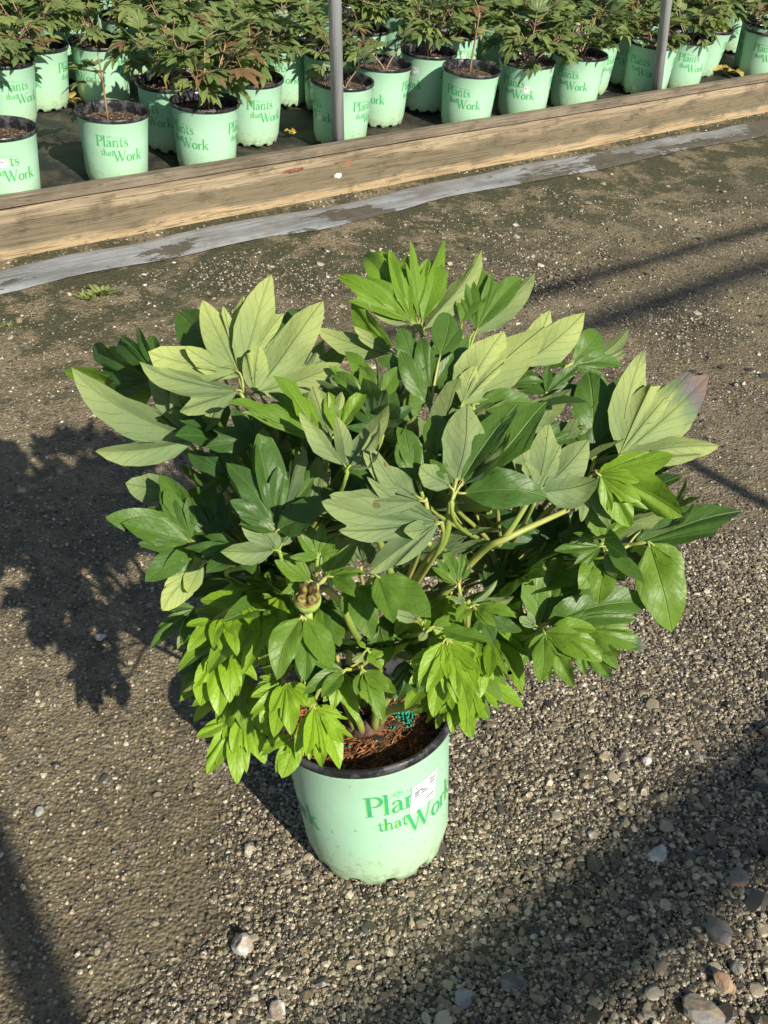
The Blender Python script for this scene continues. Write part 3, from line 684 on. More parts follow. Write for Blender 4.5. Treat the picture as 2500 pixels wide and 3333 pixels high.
    if burn:
        q_ = np.clip((Xl - (1 - burn)) / (burn * .8), 0, 1); tone = [tone] + list(np.where(q_ > 0, -q_, tone).ravel())
    mb.add(V, F, UV, m, tone)
def lobeset(kind, w=1.0, rr=R, teeth=.4):
    j = lambda s_: rr.uniform(-s_, s_)
    q = abs(kind); sg = 1 if kind > 0 else -1; w = w * 1.16
    if q == 1: L = [(0, 1, .195 * w)]
    elif q == 2: L = [(-sg * 3, 1, .142 * w), (sg * (35 + j(5)), .74 + j(.08), .100 * w)]
    elif q == 3: L = [(j(3), 1, .130 * w), (36 + j(6), .76 + j(.09), .092 * w), (-36 + j(6), .72 + j(.09), .092 * w)]
    elif q == 4: L = [(0, 1, .125 * w), (30, .82 + j(.05), .09 * w), (-32, .76 + j(.05), .09 * w), (sg * 60, .54, .08 * w)]
    else: L = [(0, 1, .12 * w), (28 + j(3), .84, .088 * w), (-28 + j(3), .80, .088 * w), (57, .58, .075 * w), (-57, .54, .075 * w)]
    out = list(L)
    for a, l, ww in L:      # teeth beside the tip of a lobe
        if q == 1 and rr.random() < .55: continue
        if rr.random() < (.45 if teeth < .5 else .75): out.append((a + rr.choice([-1, 1]) * rr.uniform(11, 16), l * rr.uniform(.72, .86), ww * .55))
        if teeth > .5 and q >= 3 and rr.random() < .3: out.append((a + rr.choice([-1, 1]) * rr.uniform(18, 22), l * rr.uniform(.5, .62), ww * .6))
    return out
def bez(P0, P1, P2, P3, n=9):
    P0, P1, P2, P3 = map(lambda p: np.asarray(p, float), (P0, P1, P2, P3)); return [(1 - t) ** 3 * P0 + 3 * t * (1 - t) ** 2 * P1 + 3 * t * t * (1 - t) * P2 + t ** 3 * P3 for t in np.linspace(0, 1, n)]

# ------------------------------------------------------------------ main pot
POT_MAIN = Vector((.0399, .970, .006))
nrm = Vector((-.17, .163, 1)).normalized()
mp = make_pot(soil_z=.222); mp.location = POT_MAIN
# yaw: lettering starts just left of the side that faces the camera
q = Vector((0, 0, 1)).rotation_difference(nrm)
mp.rotation_mode = 'QUATERNION'; mp.rotation_quaternion = q @ Matrix.Rotation(D2R(40), 3, 'Z').to_quaternion()
tag(mp, 'large pale green pot standing alone on the gravel, lettered, with white sticker', 'plant pot', 'pale green nursery pots')
sticker(mp, D2R(5), .176, .052, .052, .010, .05)
chips(mp, 'bark_mulch', 2600, .222, M_BARK, (.007, .02), (.0012, .0032), 5, .122, .005)
mp_mat = Matrix.Translation(POT_MAIN) @ mp.rotation_quaternion.to_matrix().to_4x4()
def potpt(x, y, z): return np.array(mp_mat @ Vector((x, y, z)))
# fertiliser beads, in pot coordinates placed from the camera side
b = MB(); rb = random.Random(9)
def bead(p, r_):
    V = []; F = []; n = 6
    for i in range(5):
        a = math.pi * i / 4
        for k in range(n): V.append(p + r_ * np.array([math.sin(a) * math.cos(k * 2 * math.pi / n), math.sin(a) * math.sin(k * 2 * math.pi / n), math.cos(a)]))
    F = [(i * n + k, i * n + (k + 1) % n, (i + 1) * n + (k + 1) % n, (i + 1) * n + k) for i in range(4) for k in range(n)]; b.add(V, [tuple(reversed(f)) for f in F])
zs = potpt(0, 0, .236)[2]
clusters = [(868, 1545, 62, 22, 12), (885, 1568, 22, 11, 18), (665, 1560, 10, 14, 12), (690, 1528, 8, 10, 10), (845, 1583, 6, 12, 6), (650, 1632, 6, 7, 5), (770, 1610, 4, 60, 14)]
for cx, cy, n_, sx_, sy_ in clusters:
    for _ in range(n_):
        P = at_z((cx + rb.gauss(0, sx_ * .6)) * 1.507, (cy + rb.gauss(0, sy_ * .6)) * 1.507, zs)
        loc = mp_mat.inverted() @ Vector(P); r2 = (loc.x ** 2 + loc.y ** 2) / .125 ** 2
        if r2 > .9: continue
        bead(potpt(loc.x, loc.y, .222 + .012 * (1 - r2) + rb.uniform(.004, .007)), rb.uniform(.0017, .0026))
bd = b.build('fertilizer_beads', M_BEAD); tag(bd, 'bright green fertilizer beads sprinkled on the bark in the large pot', 'fertilizer beads', kind='stuff')

# ------------------------------------------------------------------ main peony
PE = empty('peony_plant', potpt(0, 0, .235)); tag(PE, 'big bushy peony with lobed green leaves growing in the front pot', 'peony', 'peony plants in pots')
PEI = Matrix.Translation(PE.location).inverted()
def build_pe(mb, name, mats, smooth=True):
    off = np.array(PE.location); mb.v = [(x - off[0], y - off[1], z - off[2]) for x, y, z in mb.v]
    return mb.build(name, mats, PE, smooth)
SX = 1.507
def depth_at(px, py):
    ys_ = [560, 700, 850, 1000, 1150, 1300, 1450, 1600, 1700]; ds_ = [1.30, 1.24, 1.13, 1.07, 1.07, 1.14, 1.22, 1.33, 1.38]
    return float(np.interp(py, ys_, ds_)) + .13 * ((px - 840) / 560) ** 2
CROWN = np.array([.01, 1.0, .26])
nodes = []
b = MB(); rs = random.Random(17)
for k in range(11):
    a = k * 2 * math.pi / 11 + rs.uniform(-.2, .2); rad_ = rs.uniform(.08, .17); hz = rs.uniform(.40, .56)
    P3 = np.array([CROWN[0] + rad_ * math.cos(a), CROWN[1] + rad_ * math.sin(a), hz]); P0 = potpt(.022 * math.cos(a), .022 * math.sin(a), .232)
    pts = bez(P0, P0 + np.array([.01 * math.cos(a), .01 * math.sin(a), .08]), P3 - np.array([.03 * math.cos(a), .03 * math.sin(a), .08]), P3)
    b.tube(pts, list(np.linspace(.0062, .0042, len(pts))), 8)
    nodes.append(P3); nodes.append(pts[5])
build_pe(b, 'stems', M_STEM)
b = MB()
for k in range(9):
    a = k * .7; p = potpt(.022 * math.cos(a), .022 * math.sin(a), .0)
    b.tube([potpt(.024 * math.cos(a), .024 * math.sin(a), .222), potpt(.022 * math.cos(a + .3), .02 * math.sin(a + .3), .24), potpt(.015 * math.cos(a), .013 * math.sin(a), .252)], [.013, .011, .005], 9)
build_pe(b, 'woody_crown', M_WOOD)

def hand(hub, tips, dh=0.0, tone=.25, label=None, pet=True):
    """hub (display px), tips: (x, y, kind, phi, side, dt, [bx, by, width])"""
    mb = MB(); Hp = at_depth(hub[0] * SX, hub[1] * SX, depth_at(*hub) + dh); dirs = []
    for t in tips:
        tx, ty, kind, phi, side, dt = t[:6]; bx, by = (t[6], t[7]) if len(t) > 7 else hub; w = t[8] if len(t) > 8 else 1.0
        Bp = at_depth(bx * SX, by * SX, depth_at(*hub) + dh + (dt * .15 if (bx, by) != tuple(hub) else 0))
        Tp = at_depth(tx * SX, ty * SX, depth_at(*hub) + dh + dt)
        ax = Tp - Bp; L_ = np.linalg.norm(ax); ax /= L_; dirs.append(ax)
        c_ = CAM - (Bp + Tp) / 2; c_ -= (c_ @ ax) * ax; c_ /= np.linalg.norm(c_); s_ = np.cross(ax, c_)
        n = math.cos(D2R(phi)) * c_ + math.sin(D2R(phi)) * s_
        if side == 'd': n = -n
        if (bx, by) != tuple(hub): mb.tube(bez(Hp, Hp + (Bp - Hp) * .4, Bp - ax * .01, Bp + ax * .004, 5), [.0017, .0016, .0015, .0014, .0012], 6, 1)
        tn = tone + R.uniform(-.06, .06)
        if kind == 1 and side == 'u' and tone != .5 and R.random() < (.75 if tone > .55 else .25): kind = R.choice([2, -2, 3]) if tone <= .55 else R.choice([3, 4, -4]); w *= 1.12
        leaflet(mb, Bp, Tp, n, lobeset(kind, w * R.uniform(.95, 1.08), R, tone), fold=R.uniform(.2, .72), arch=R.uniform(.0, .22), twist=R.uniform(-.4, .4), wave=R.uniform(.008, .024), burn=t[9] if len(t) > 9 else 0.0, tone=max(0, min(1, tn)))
    if pet:
        nd = min(nodes, key=lambda p: np.linalg.norm(p - Hp) + .6 * max(0, p[2] - Hp[2] + .05)); av = sum(dirs) / len(dirs); av = av / (np.linalg.norm(av) + 1e-6)
        ln = np.linalg.norm(nd - Hp); av = av * .4 + np.array([0, 0, .45]) + .5 * (Hp - nd) / ln
        mb.tube(bez(Hp + av * .002, Hp - av * min(.06, ln * .35), nd + np.array([0, 0, ln * .25]) + (Hp - nd) * .15, nd, 12), list(np.linspace(.0021, .0032, 12)), 7, 1)
    o = build_pe(mb, 'leaf', [M_LEAF, M_STEM])
    if label: o['label'] = label
    return o
U, Dn = 'u', 'd'
#HANDS
HANDS = [
 # ---- top left pale hand
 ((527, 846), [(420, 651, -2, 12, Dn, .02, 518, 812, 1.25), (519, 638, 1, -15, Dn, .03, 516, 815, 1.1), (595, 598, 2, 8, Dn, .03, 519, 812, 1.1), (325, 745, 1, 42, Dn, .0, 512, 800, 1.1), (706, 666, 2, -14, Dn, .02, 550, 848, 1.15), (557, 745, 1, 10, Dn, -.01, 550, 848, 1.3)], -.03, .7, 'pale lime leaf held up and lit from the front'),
 ((520, 850), [(299, 796, -2, 48, Dn, -.03, 515, 842, 1.1)], -.035, .25),
 ((427, 951), [(140, 825, 3, 38, Dn, -.02, 424, 948, 1.05), (375, 820, 2, 15, Dn, .0, 423, 940, 1.2), (480, 850, -2, -50, Dn, .02, 427, 942)], .0, .25),
 ((432, 905), [(180, 735, 2, -35, U, .05, 330, 822, .95), (246, 727, 1, -30, U, .06, 335, 806), (318, 728, 2, -20, U, .06, 345, 820)], .06, .1),
 ((330, 850), [(148, 806, 2, -30, U, .03), (225, 752, 1, 15, U, .04)], .05, .45),
 ((480, 800), [(395, 655, 1, -10, U, .06), (470, 690, 1, 5, U, .06)], .10, .1),
 ((664, 822), [(624, 745, 2, 20, Dn, .02), (702, 732, 3, -5, Dn, .03), (760, 762, 2, -20, Dn, .05)], .05, .15),
 ((610, 760), [(580, 665, 1, 30, U, .05), (645, 655, 3, 10, U, .07), (560, 700, 1, 5, U, .04)], .12, .1),
 ((712, 948), [(674, 829, 2, 12, Dn, .02, 714, 940, 1.35), (586, 813, -1, 55, U, -.01, 700, 945, 1.1), (779, 834, 2, -25, U, .02, 735, 932, 1.1), (721, 850, 1, 10, U, .03, 725, 935)], -.02, .55),
 ((750, 1023), [(821, 871, -2, -22, Dn, .01, 748, 1008, 1.15), (649, 888, 1, 50, Dn, .0, 745, 1005, .9), (833, 920, 2, -45, Dn, -.02, 752, 1010, .9)], -.05, .35),
 ((691, 951), [(497, 853, -2, 52, U, -.02, 690, 950, 1.05)], -.03, .4),
 ((553, 960), [(443, 955, 1, 20, U, -.02), (464, 918, 2, 15, U, -.01), (500, 880, 1, 10, U, .01), (560, 890, 2, -15, U, .02)], .02, .08),
 ((495, 1030), [(405, 980, 1, 15, U, .01, 495, 1030, 1.2), (455, 962, 1, 0, U, .03), (442, 1055, 2, 20, U, -.02)], .04, .02),
 ((597, 1148), [(498, 993, 1, 22, U, -.01, 590, 1135, 1.15), (584, 922, -2, -5, U, .02, 600, 1130, 1.1), (645, 956, 1, -62, Dn, .01, 610, 1110, .8), (545, 950, 1, 35, U, .01, 590, 1120)], -.03, .08),
 ((658, 1122), [(640, 972, 3, 8, Dn, .02, 655, 1112, 1.2), (690, 985, 1, -20, Dn, .02, 660, 1105)], .0, .2),
 # ---- left middle
 ((420, 1175), [(243, 1088, -2, 15, U, -.01, 415, 1168, 1.15), (262, 1138, 1, 20, U, -.03, 412, 1172), (334, 1054, 3, 5, U, .01, 412, 1162, 1.05), (366, 1016, 2, -15, U, .03, 418, 1158, 1.05), (307, 1254, -2, 5, U, -.05, 414, 1180, 1.2), (352, 1240, 1, -10, U, -.04, 420, 1184, 1.1)], -.01, .16),
 ((375, 1062), [(273, 1040, 1, 18, Dn, .0, 372, 1060, 1.5)], .05, .05),
 ((470, 1160), [(411, 1075, 1, 10, U, .02), (448, 1040, 2, 0, U, .03), (500, 1085, 1, -20, U, .02), (420, 1120, 1, 30, Dn, .0)], .02, .03),
 ((604, 1192), [(536, 1102, 1, 8, Dn, .0, 596, 1186, 1.4), (476, 1190, 1, 25, Dn, -.02, 594, 1188, 1.1), (643, 1104, 1, -28, Dn, .01, 606, 1180, 1.2), (570, 1140, 1, 0, Dn, .0, 602, 1190, 1.6)], -.06, .2),
 ((600, 1150), [(708, 1090, 1, -20, U, -.03, 598, 1146, 1.3), (520, 1120, 1, 30, U, -.01)], -.035, .05),
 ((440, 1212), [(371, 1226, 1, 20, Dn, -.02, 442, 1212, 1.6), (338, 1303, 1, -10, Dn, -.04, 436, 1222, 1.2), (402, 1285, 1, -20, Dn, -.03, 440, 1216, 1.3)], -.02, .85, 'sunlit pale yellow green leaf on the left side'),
 ((528, 1185), [(552, 1240, 2, -5, U, -.04, 528, 1186, 1.6), (448, 1242, 1, 20, U, -.04, 520, 1190, 1.2), (400, 1190, 3, 25, U, -.02, 510, 1180)], -.02, .10),
 ((686, 1205), [(625, 1152, 2, 15, U, -.01), (660, 1130, 1, 5, U, .0, 686, 1200, 1.1), (693, 1128, 3, 0, U, .0, 686, 1200, 1.25), (727, 1148, -2, -10, U, .0, 688, 1200, 1.15)], -.05, .28),
 ((686, 1264), [(775, 1172, 3, -10, U, -.01, 706, 1246, 1.05), (790, 1281, 1, -15, U, -.03, 715, 1244, 1.1), (587, 1223, 1, 12, U, -.02, 668, 1258, 1.15), (601, 1186, 2, 10, U, .0, 664, 1248, .95), (712, 1178, 1, 10, U, .0, 706, 1244, 1.3)], -.07, .36),
 ((652, 1328), [(574, 1451, 1, 15, U, -.03, 650, 1334, 1.05), (667, 1473, 1, 0, U, -.03, 654, 1336, 1.1), (719, 1444, 1, -12, U, -.03, 658, 1334, 1.1)], -.085, .34, 'green three finger leaf hanging below the seed pod'),
 ((520, 1300), [(411, 1405, 3, 15, U, -.05, 460, 1340, 1.1), (515, 1409, 3, 0, U, -.05, 500, 1325, 1.2), (556, 1369, 2, -15, U, -.04, 530, 1300, 1.2), (455, 1395, 2, 10, U, -.05, 480, 1330)], -.02, .8),
 ((430, 1315), [(317, 1388, 3, 20, U, -.02, 424, 1315, 1.0), (384, 1400, 1, -45, Dn, -.03, 425, 1320, .9), (360, 1335, 1, 30, U, .0)], .01, .15),
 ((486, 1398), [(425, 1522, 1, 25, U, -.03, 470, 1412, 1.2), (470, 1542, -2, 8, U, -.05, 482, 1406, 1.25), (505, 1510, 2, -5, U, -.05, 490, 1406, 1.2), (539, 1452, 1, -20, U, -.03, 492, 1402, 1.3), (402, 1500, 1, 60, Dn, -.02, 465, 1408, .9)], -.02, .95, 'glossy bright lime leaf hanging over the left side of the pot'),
 ((440, 1370), [(392, 1470, 1, 20, U, -.02), (430, 1470, 2, 0, U, -.02), (470, 1440, 1, 0, U, -.02)], .05, .1),
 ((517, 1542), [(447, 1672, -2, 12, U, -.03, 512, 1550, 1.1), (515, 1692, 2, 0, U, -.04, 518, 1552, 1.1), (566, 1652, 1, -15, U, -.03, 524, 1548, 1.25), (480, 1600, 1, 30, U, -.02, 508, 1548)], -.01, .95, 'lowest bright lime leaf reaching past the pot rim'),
 ((613, 1466), [(561, 1560, 1, 12, U, -.03, 610, 1474, 1.2), (588, 1596, -2, 4, U, -.04, 614, 1478, 1.1), (634, 1584, 1, -8, U, -.04, 618, 1476, 1.2), (545, 1498, 3, 25, U, -.01, 600, 1466)], -.04, .8),
 ((640, 1590), [(589, 1664, 2, 10, U, -.02, 634, 1594, 1.0), (612, 1682, 1, 0, U, -.02, 638, 1598, 1.3), (643, 1652, -2, -10, U, -.02, 642, 1594, 1.1), (560, 1622, 1, 30, U, -.01, 630, 1590)], -.05, .9),
 ((668, 1518), [(708, 1654, 1, 10, U, -.03, 674, 1530, 1.15), (748, 1650, -2, -12, U, -.03, 678, 1526, 1.05), (756, 1600, 1, -50, U, -.01, 690, 1530, .7)], -.09, .9),
 ((749, 1446), [(649, 1481, 3, 12, U, -.02, 742, 1448, 1.1), (690, 1508, 1, 5, U, -.03, 742, 1452)], -.08, .3),
 ((742, 1450), [(757, 1560, 3, 0, U, -.03, 746, 1456, 1.1), (722, 1532, 2, 15, U, -.03, 738, 1456, 1.1)], -.04, .75),
 ((781, 1440), [(843, 1494, 1, -18, U, -.02, 786, 1448, 1.2), (832, 1548, 2, -5, U, -.03, 784, 1452, 1.25), (770, 1500, 1, 15, U, -.02, 780, 1452)], -.08, .4),
 ((793, 1402), [(828, 1440, 1, -30, U, -.01, 796, 1406, 1.9), (762, 1432, 1, 20, Dn, -.01, 788, 1408, 1.5), (770, 1385, 1, 30, U, .0, 790, 1400, 1.4)], -.07, .55),
 # ---- centre low
 ((806, 1243), [(927, 1336, -2, -20, U, -.03, 815, 1244, 1.5), (905, 1290, 1, -30, U, -.01, 815, 1244)], -.09, .32, 'broad glossy green leaf arching down in the centre'),
 ((770, 1262), [(806, 1380, 2, 5, U, -.04, 776, 1266, 1.45), (740, 1330, 1, 25, U, -.02, 768, 1268)], -.06, .3),
 ((991, 1262), [(964, 1180, 5, 5, U, .01, 990, 1256, 1.35), (935, 1222, 1, 25, U, .0, 984, 1258), (1004, 1200, 2, -20, U, .01, 994, 1254)], -.02, .3),
 ((913, 1345), [(836, 1276, 3, 10, Dn, .0, 905, 1338, 1.4), (872, 1300, 1, 0, Dn, .0, 908, 1340, 1.3)], -.05, .15),
 ((928, 1360), [(1051, 1403, 1, -40, U, -.03, 950, 1356, .95), (976, 1335, 1, 40, U, -.01, 932, 1354, 1.3), (905, 1385, 1, 10, Dn, -.01, 924, 1362, 1.3)], -.07, .35),
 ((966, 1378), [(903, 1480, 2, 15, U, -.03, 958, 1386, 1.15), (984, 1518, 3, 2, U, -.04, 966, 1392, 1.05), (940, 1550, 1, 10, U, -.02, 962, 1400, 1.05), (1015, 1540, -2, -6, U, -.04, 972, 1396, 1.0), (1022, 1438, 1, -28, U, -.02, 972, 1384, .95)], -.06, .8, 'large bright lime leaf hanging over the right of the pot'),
 ((1028, 1398), [(1047, 1510, 2, -10, U, -.03, 1032, 1406, 1.1), (1018, 1490, 1, 10, U, -.03, 1028, 1408, 1.2), (1060, 1470, 1, -30, U, -.02, 1034, 1404, 1.1)], -.02, .8),
 ((994, 1500), [(970, 1583, 3, 12, U, -.02, 990, 1506, 1.2), (1006, 1594, 3, 0, U, -.02, 996, 1508, 1.15), (1030, 1590, 2, -10, U, -.02, 1000, 1506, 1.1)], -.02, .75),
 ((1020, 1480), [(1050, 1560, 3, -10, U, .01), (1042, 1535, 1, 0, U, .01)], .03, .25),
 ((1022, 1308), [(1114, 1332, 1, -30, U, -.02, 1030, 1306, 1.1), (980, 1335, 1, 20, U, -.02, 1016, 1312, 1.4), (1065, 1345, 2, -10, U, -.03, 1026, 1314, 1.2)], -.05, .4),
 ((1012, 1300), [(1112, 1296, -2, -30, Dn, -.01, 1016, 1304, .85), (970, 1290, 3, 20, Dn, .0, 1006, 1302, 1.2)], -.04, .2),
 ((1042, 1324), [(1123, 1372, 3, -15, U, -.01, 1046, 1326, 1.2), (1064, 1402, 3, 0, U, -.02, 1044, 1330, 1.2)], .0, .05),
 ((888, 1425), [(874, 1520, 3, 5, U, -.02, 888, 1430, 1.3), (905, 1500, 2, -10, U, -.02), (846, 1480, 1, 15, U, -.01)], .02, .08),
 ((960, 1510), [(925, 1545, 2, 20, U, -.01), (945, 1575, 1, 5, U, -.01), (890, 1545, 1, 25, U, .0)], .01, .6),
 ((700, 1300), [(735, 1400, 1, -10, U, -.02), (700, 1400, 1, 10, U, -.02), (760, 1350, 2, -15, U, -.01)], .03, .2),
 ((830, 1330), [(800, 1420, 1, 10, U, -.02), (850, 1410, 2, 0, U, -.02), (885, 1390, 1, -10, U, -.02)], .05, .15),
 # ---- right side
 ((1161, 1071), [(1140, 998, -1, 20, Dn, .01, 1160, 1062, 1.3), (1196, 912, -2, 8, Dn, .03, 1160, 1060, 1.3), (1281, 958, 1, -12, Dn, .03, 1166, 1058, 1.15), (1290, 1038, 1, -20, Dn, .01, 1168, 1064, 1.7)], -.04, .2, 'broad grey green leaf showing its veined underside'),
 ((985, 1058), [(1182, 1055, 1, -15, U, -.02, 1000, 1066, 1.15)], -.06, .08),
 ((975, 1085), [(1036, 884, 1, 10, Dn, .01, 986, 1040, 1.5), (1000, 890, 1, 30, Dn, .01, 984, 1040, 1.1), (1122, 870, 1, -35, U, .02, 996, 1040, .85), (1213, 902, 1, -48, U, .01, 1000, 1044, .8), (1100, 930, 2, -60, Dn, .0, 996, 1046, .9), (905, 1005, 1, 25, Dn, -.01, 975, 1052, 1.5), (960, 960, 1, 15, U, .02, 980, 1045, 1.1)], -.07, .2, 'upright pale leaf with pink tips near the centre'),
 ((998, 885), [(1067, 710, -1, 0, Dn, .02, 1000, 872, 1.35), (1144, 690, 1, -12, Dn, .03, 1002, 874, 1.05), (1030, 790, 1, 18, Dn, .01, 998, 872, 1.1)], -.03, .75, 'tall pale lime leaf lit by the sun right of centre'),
 ((1098, 830), [(1202, 680, 1, -8, Dn, .04, 1120, 790, .95), (1258, 681, 1, -20, Dn, .04, 1125, 790, .9), (1102, 740, 1, 20, U, .04, 1100, 820)], .02, .7),
 ((1100, 835), [(1172, 812, 2, -20, U, .0), (1150, 760, 2, -10, U, .03), (1060, 790, 1, 25, U, .02)], .05, .12),
 ((1222, 792), [(1305, 716, 1, 0, U, .03, 1236, 782, 1.2), (1360, 724, 1, -40, Dn, .04, 1240, 784, .9), (1348, 777, -2, -30, U, .02, 1236, 790, 1.0), (1180, 755, 2, 15, U, .03), (1215, 820, 1, -10, U, .0)], .03, .2),
 ((1180, 850), [(1245, 790, 3, -10, U, .02), (1280, 850, 1, -25, U, .01), (1200, 800, 1, 5, U, .03), (1130, 800, 2, 20, U, .03)], .04, .1),
 ((1281, 1005), [(1274, 796, 1, 12, U, .02, 1282, 980, 1.0), (1362, 803, 1, -10, U, .02, 1284, 985, 1.15), (1425, 856, 1, -45, U, .03, 1300, 960, .9), (1240, 900, 1, 20, U, .01, 1278, 990)], .03, .12),
 ((1335, 992), [(1460, 832, 1, 12, Dn, .02, 1338, 985, 1.35), (1537, 817, -2, 0, Dn, .03, 1340, 985, 1.2, .36), (1552, 958, 1, -20, Dn, .01, 1345, 982, .75)], -.03, .6, 'pale leaf with a purplish brown damaged tip at the far right'),
 ((1290, 1020), [(1478, 1106, 1, 5, U, -.02, 1300, 1018, 1.45), (1380, 1085, 1, 20, U, -.02, 1292, 1024, 1.3)], -.05, .65),
 ((1265, 1040), [(1330, 1130, 2, -20, Dn, -.02), (1430, 1000, 1, -50, U, .0, 1270, 1035, .7)], -.02, .2),
 ((1300, 1175), [(1270, 1070, 1, 15, U, .01, 1300, 1168, 1.1), (1338, 1068, -2, -5, U, .02, 1304, 1166, 1.15), (1425, 1082, 1, -55, Dn, .02, 1310, 1168, .8)], -.03, .4),
 ((1355, 1180), [(1592, 1095, 1, -25, U, .0, 1368, 1176, .85), (1500, 1065, 2, -50, Dn, .03, 1380, 1150, .9)], .0, .1),
 ((1395, 1172), [(1455, 1362, 1, -5, U, -.03, 1402, 1176, 1.3), (1480, 1240, 1, -30, U, -.01, 1408, 1174, 1.3)], -.03, .42, 'long broad green leaflet hanging at the right edge'),
 ((1305, 1183), [(1199, 1190, 3, 30, U, -.01, 1298, 1180, 1.1), (1384, 1265, 1, -30, U, -.03, 1312, 1190, .9), (1330, 1250, 1, 10, Dn, -.02, 1306, 1192, 1.0)], -.04, .18),
 ((1310, 1210), [(1245, 1266, 1, 10, U, -.02, 1304, 1212, 1.5), (1282, 1292, 1, 0, U, -.03, 1310, 1218, 1.4), (1342, 1256, 1, -15, U, -.03, 1316, 1216, 1.6)], -.04, .45),
 ((1165, 1356), [(1137, 1198, 1, 10, U, .0, 1166, 1346, 1.05), (1216, 1196, -2, -8, U, .01, 1168, 1346, 1.15), (1248, 1250, 1, -20, U, .01, 1172, 1346, 1.0)], -.03, .3),
 ((1170, 1354), [(1406, 1273, 2, -28, U, .0, 1190, 1346, 1.1), (1300, 1300, 1, 5, U, -.01, 1180, 1346, 1.3), (1120, 1333, 2, 20, Dn, -.01, 1158, 1352, 1.6)], -.05, .15),
 ((1172, 1364), [(1237, 1482, 5, 5, U, -.04, 1176, 1366, 1.4), (1190, 1468, 2, 12, U, -.04, 1174, 1372, 1.3), (1306, 1414, 1, -15, U, -.03, 1184, 1364, 1.4)], -.07, .45),
 ((1250, 1370), [(1400, 1398, 4, -10, U, -.02, 1256, 1360, 1.25, .16), (1324, 1468, -4, 5, U, -.03, 1250, 1376, 1.3, .10)], -.05, .35, 'green leaf with browned scorched tips at lower right'),
 ((1150, 1385), [(1128, 1440, 1, 10, U, -.02), (1160, 1430, 1, -10, U, -.02)], -.01, .3),
 ((1177, 1175), [(1165, 1085, 3, 10, U, .02), (1289, 1150, 3, -25, U, .01), (1045, 1090, 3, 25, U, .02), (1230, 1100, 1, -15, U, .02)], .08, .0),
 ((1150, 1270), [(1080, 1200, 3, 20, U, .02), (1040, 1250, 2, 35, U, .0), (1090, 1290, 3, 20, U, -.01)], .08, .04),
 ((1060, 1290), [(1090, 1210, 2, 0, U, .02), (1130, 1260, 3, -15, U, .01)], .05, .05),
 # ---- top
 ((912, 725), [(777, 541, 1, 12, U, .03, 898, 698, .72), (830, 536, -2, -5, U, .04, 892, 690, .8), (872, 548, 1, -50, U, .04, 900, 690, .6), (955, 508, 2, 45, U, .05, 906, 690, .65), (958, 553, 1, -5, U, .04, 912, 694, .8), (1038, 547, 1, -35, Dn, .03, 914, 712, .6)], .0, .5, 'tallest fan of upright leaflets at the top of the plant'),
 ((895, 720), [(729, 588, -2, 25, U, .0, 886, 694, .8), (795, 586, 1, 10, U, .01, 888, 690, .75), (762, 640, 1, 55, Dn, .0, 885, 700, .7)], -.02, .55),
 ((1010, 770), [(1046, 586, 1, -10, U, .05, 996, 700, 1.0), (1113, 588, 2, -15, U, .05, 1030, 712, .9), (1148, 590, 1, -35, Dn, .04, 1020, 720, .8), (960, 690, 1, 20, U, .04, 985, 745)], .02, .25),
 ((870, 775), [(744, 672, 1, -15, U, .03, 850, 752, .9), (683, 707, 1, 25, Dn, .01, 836, 764, .85), (770, 700, 1, 45, Dn, .0, 846, 760, .9)], .0, .5),
 ((929, 879), [(859, 760, 1, 10, U, -.01, 922, 872, .85), (858, 716, 1, 15, U, .03, 905, 810, 1.3), (913, 731, 1, 5, U, .02, 928, 850, 1.0), (984, 677, 1, -5, U, .05, 950, 770, 1.1), (1005, 740, 2, -15, U, .04, 955, 860, 1.1)], .0, .14),
 ((960, 850), [(945, 720, 1, 10, U, .03), (1000, 720, 1, -10, Dn, .04), (960, 690, 2, 0, U, .05), (900, 745, 1, 15, U, .03)], .06, .08),
 ((820, 856), [(811, 772, 1, -60, Dn, .0, 820, 850, .7), (868, 796, 1, -10, U, .0, 818, 860, 1.2), (721, 798, -2, 18, U, .01, 795, 876, 1.1), (778, 790, 1, 10, U, .02, 812, 860), (760, 755, 2, 10, U, .05, 800, 850)], -.01, .35),
 ((830, 930), [(790, 820, 1, 12, U, .02, 826, 925, 1.1), (850, 830, 1, -8, U, .02, 832, 920, 1.1), (880, 870, 2, -20, U, .02, 836, 922, 1.1), (745, 870, 2, 20, U, .01)], .01, .06),
 ((1022, 878), [(1152, 866, 1, -15, U, -.01, 1028, 872, 1.15), (958, 838, 2, 20, Dn, .0, 1012, 880, 1.2), (993, 835, 1, 0, Dn, .0, 1014, 876, 1.3)], -.02, .25),
 ((1050, 940), [(1240, 858, 2, -20, Dn, .01, 1060, 930, 1.2), (1130, 850, 1, 10, U, .02, 1055, 925), (1150, 930, 1, -25, U, .0, 1060, 935, 1.1)], .01, .2),
 ((905, 1050), [(885, 913, -2, 8, U, .01, 904, 1040, 1.15), (862, 930, 1, 20, U, .01, 900, 1040, 1.2), (945, 890, 1, -12, U, .02, 940, 985, 1.3)], -.03, .2),
 ((920, 1080), [(715, 1060, 2, 35, Dn, -.02, 912, 1082, 1.05), (805, 1012, 1, 15, Dn, .0, 900, 1072, 1.5)], -.07, .2, 'long pale leaf lying across the middle of the plant'),
 ((955, 1130), [(688, 1100, -3, 30, Dn, -.02, 948, 1128, 1.1), (870, 1160, 1, 10, Dn, -.02, 945, 1132, 1.2)], -.075, .1),
 ((840, 1085), [(745, 1000, 2, 20, U, .01), (800, 980, 1, 5, U, .02), (868, 985, 2, -10, U, .02), (730, 1060, 1, 30, U, .0)], .02, .04),
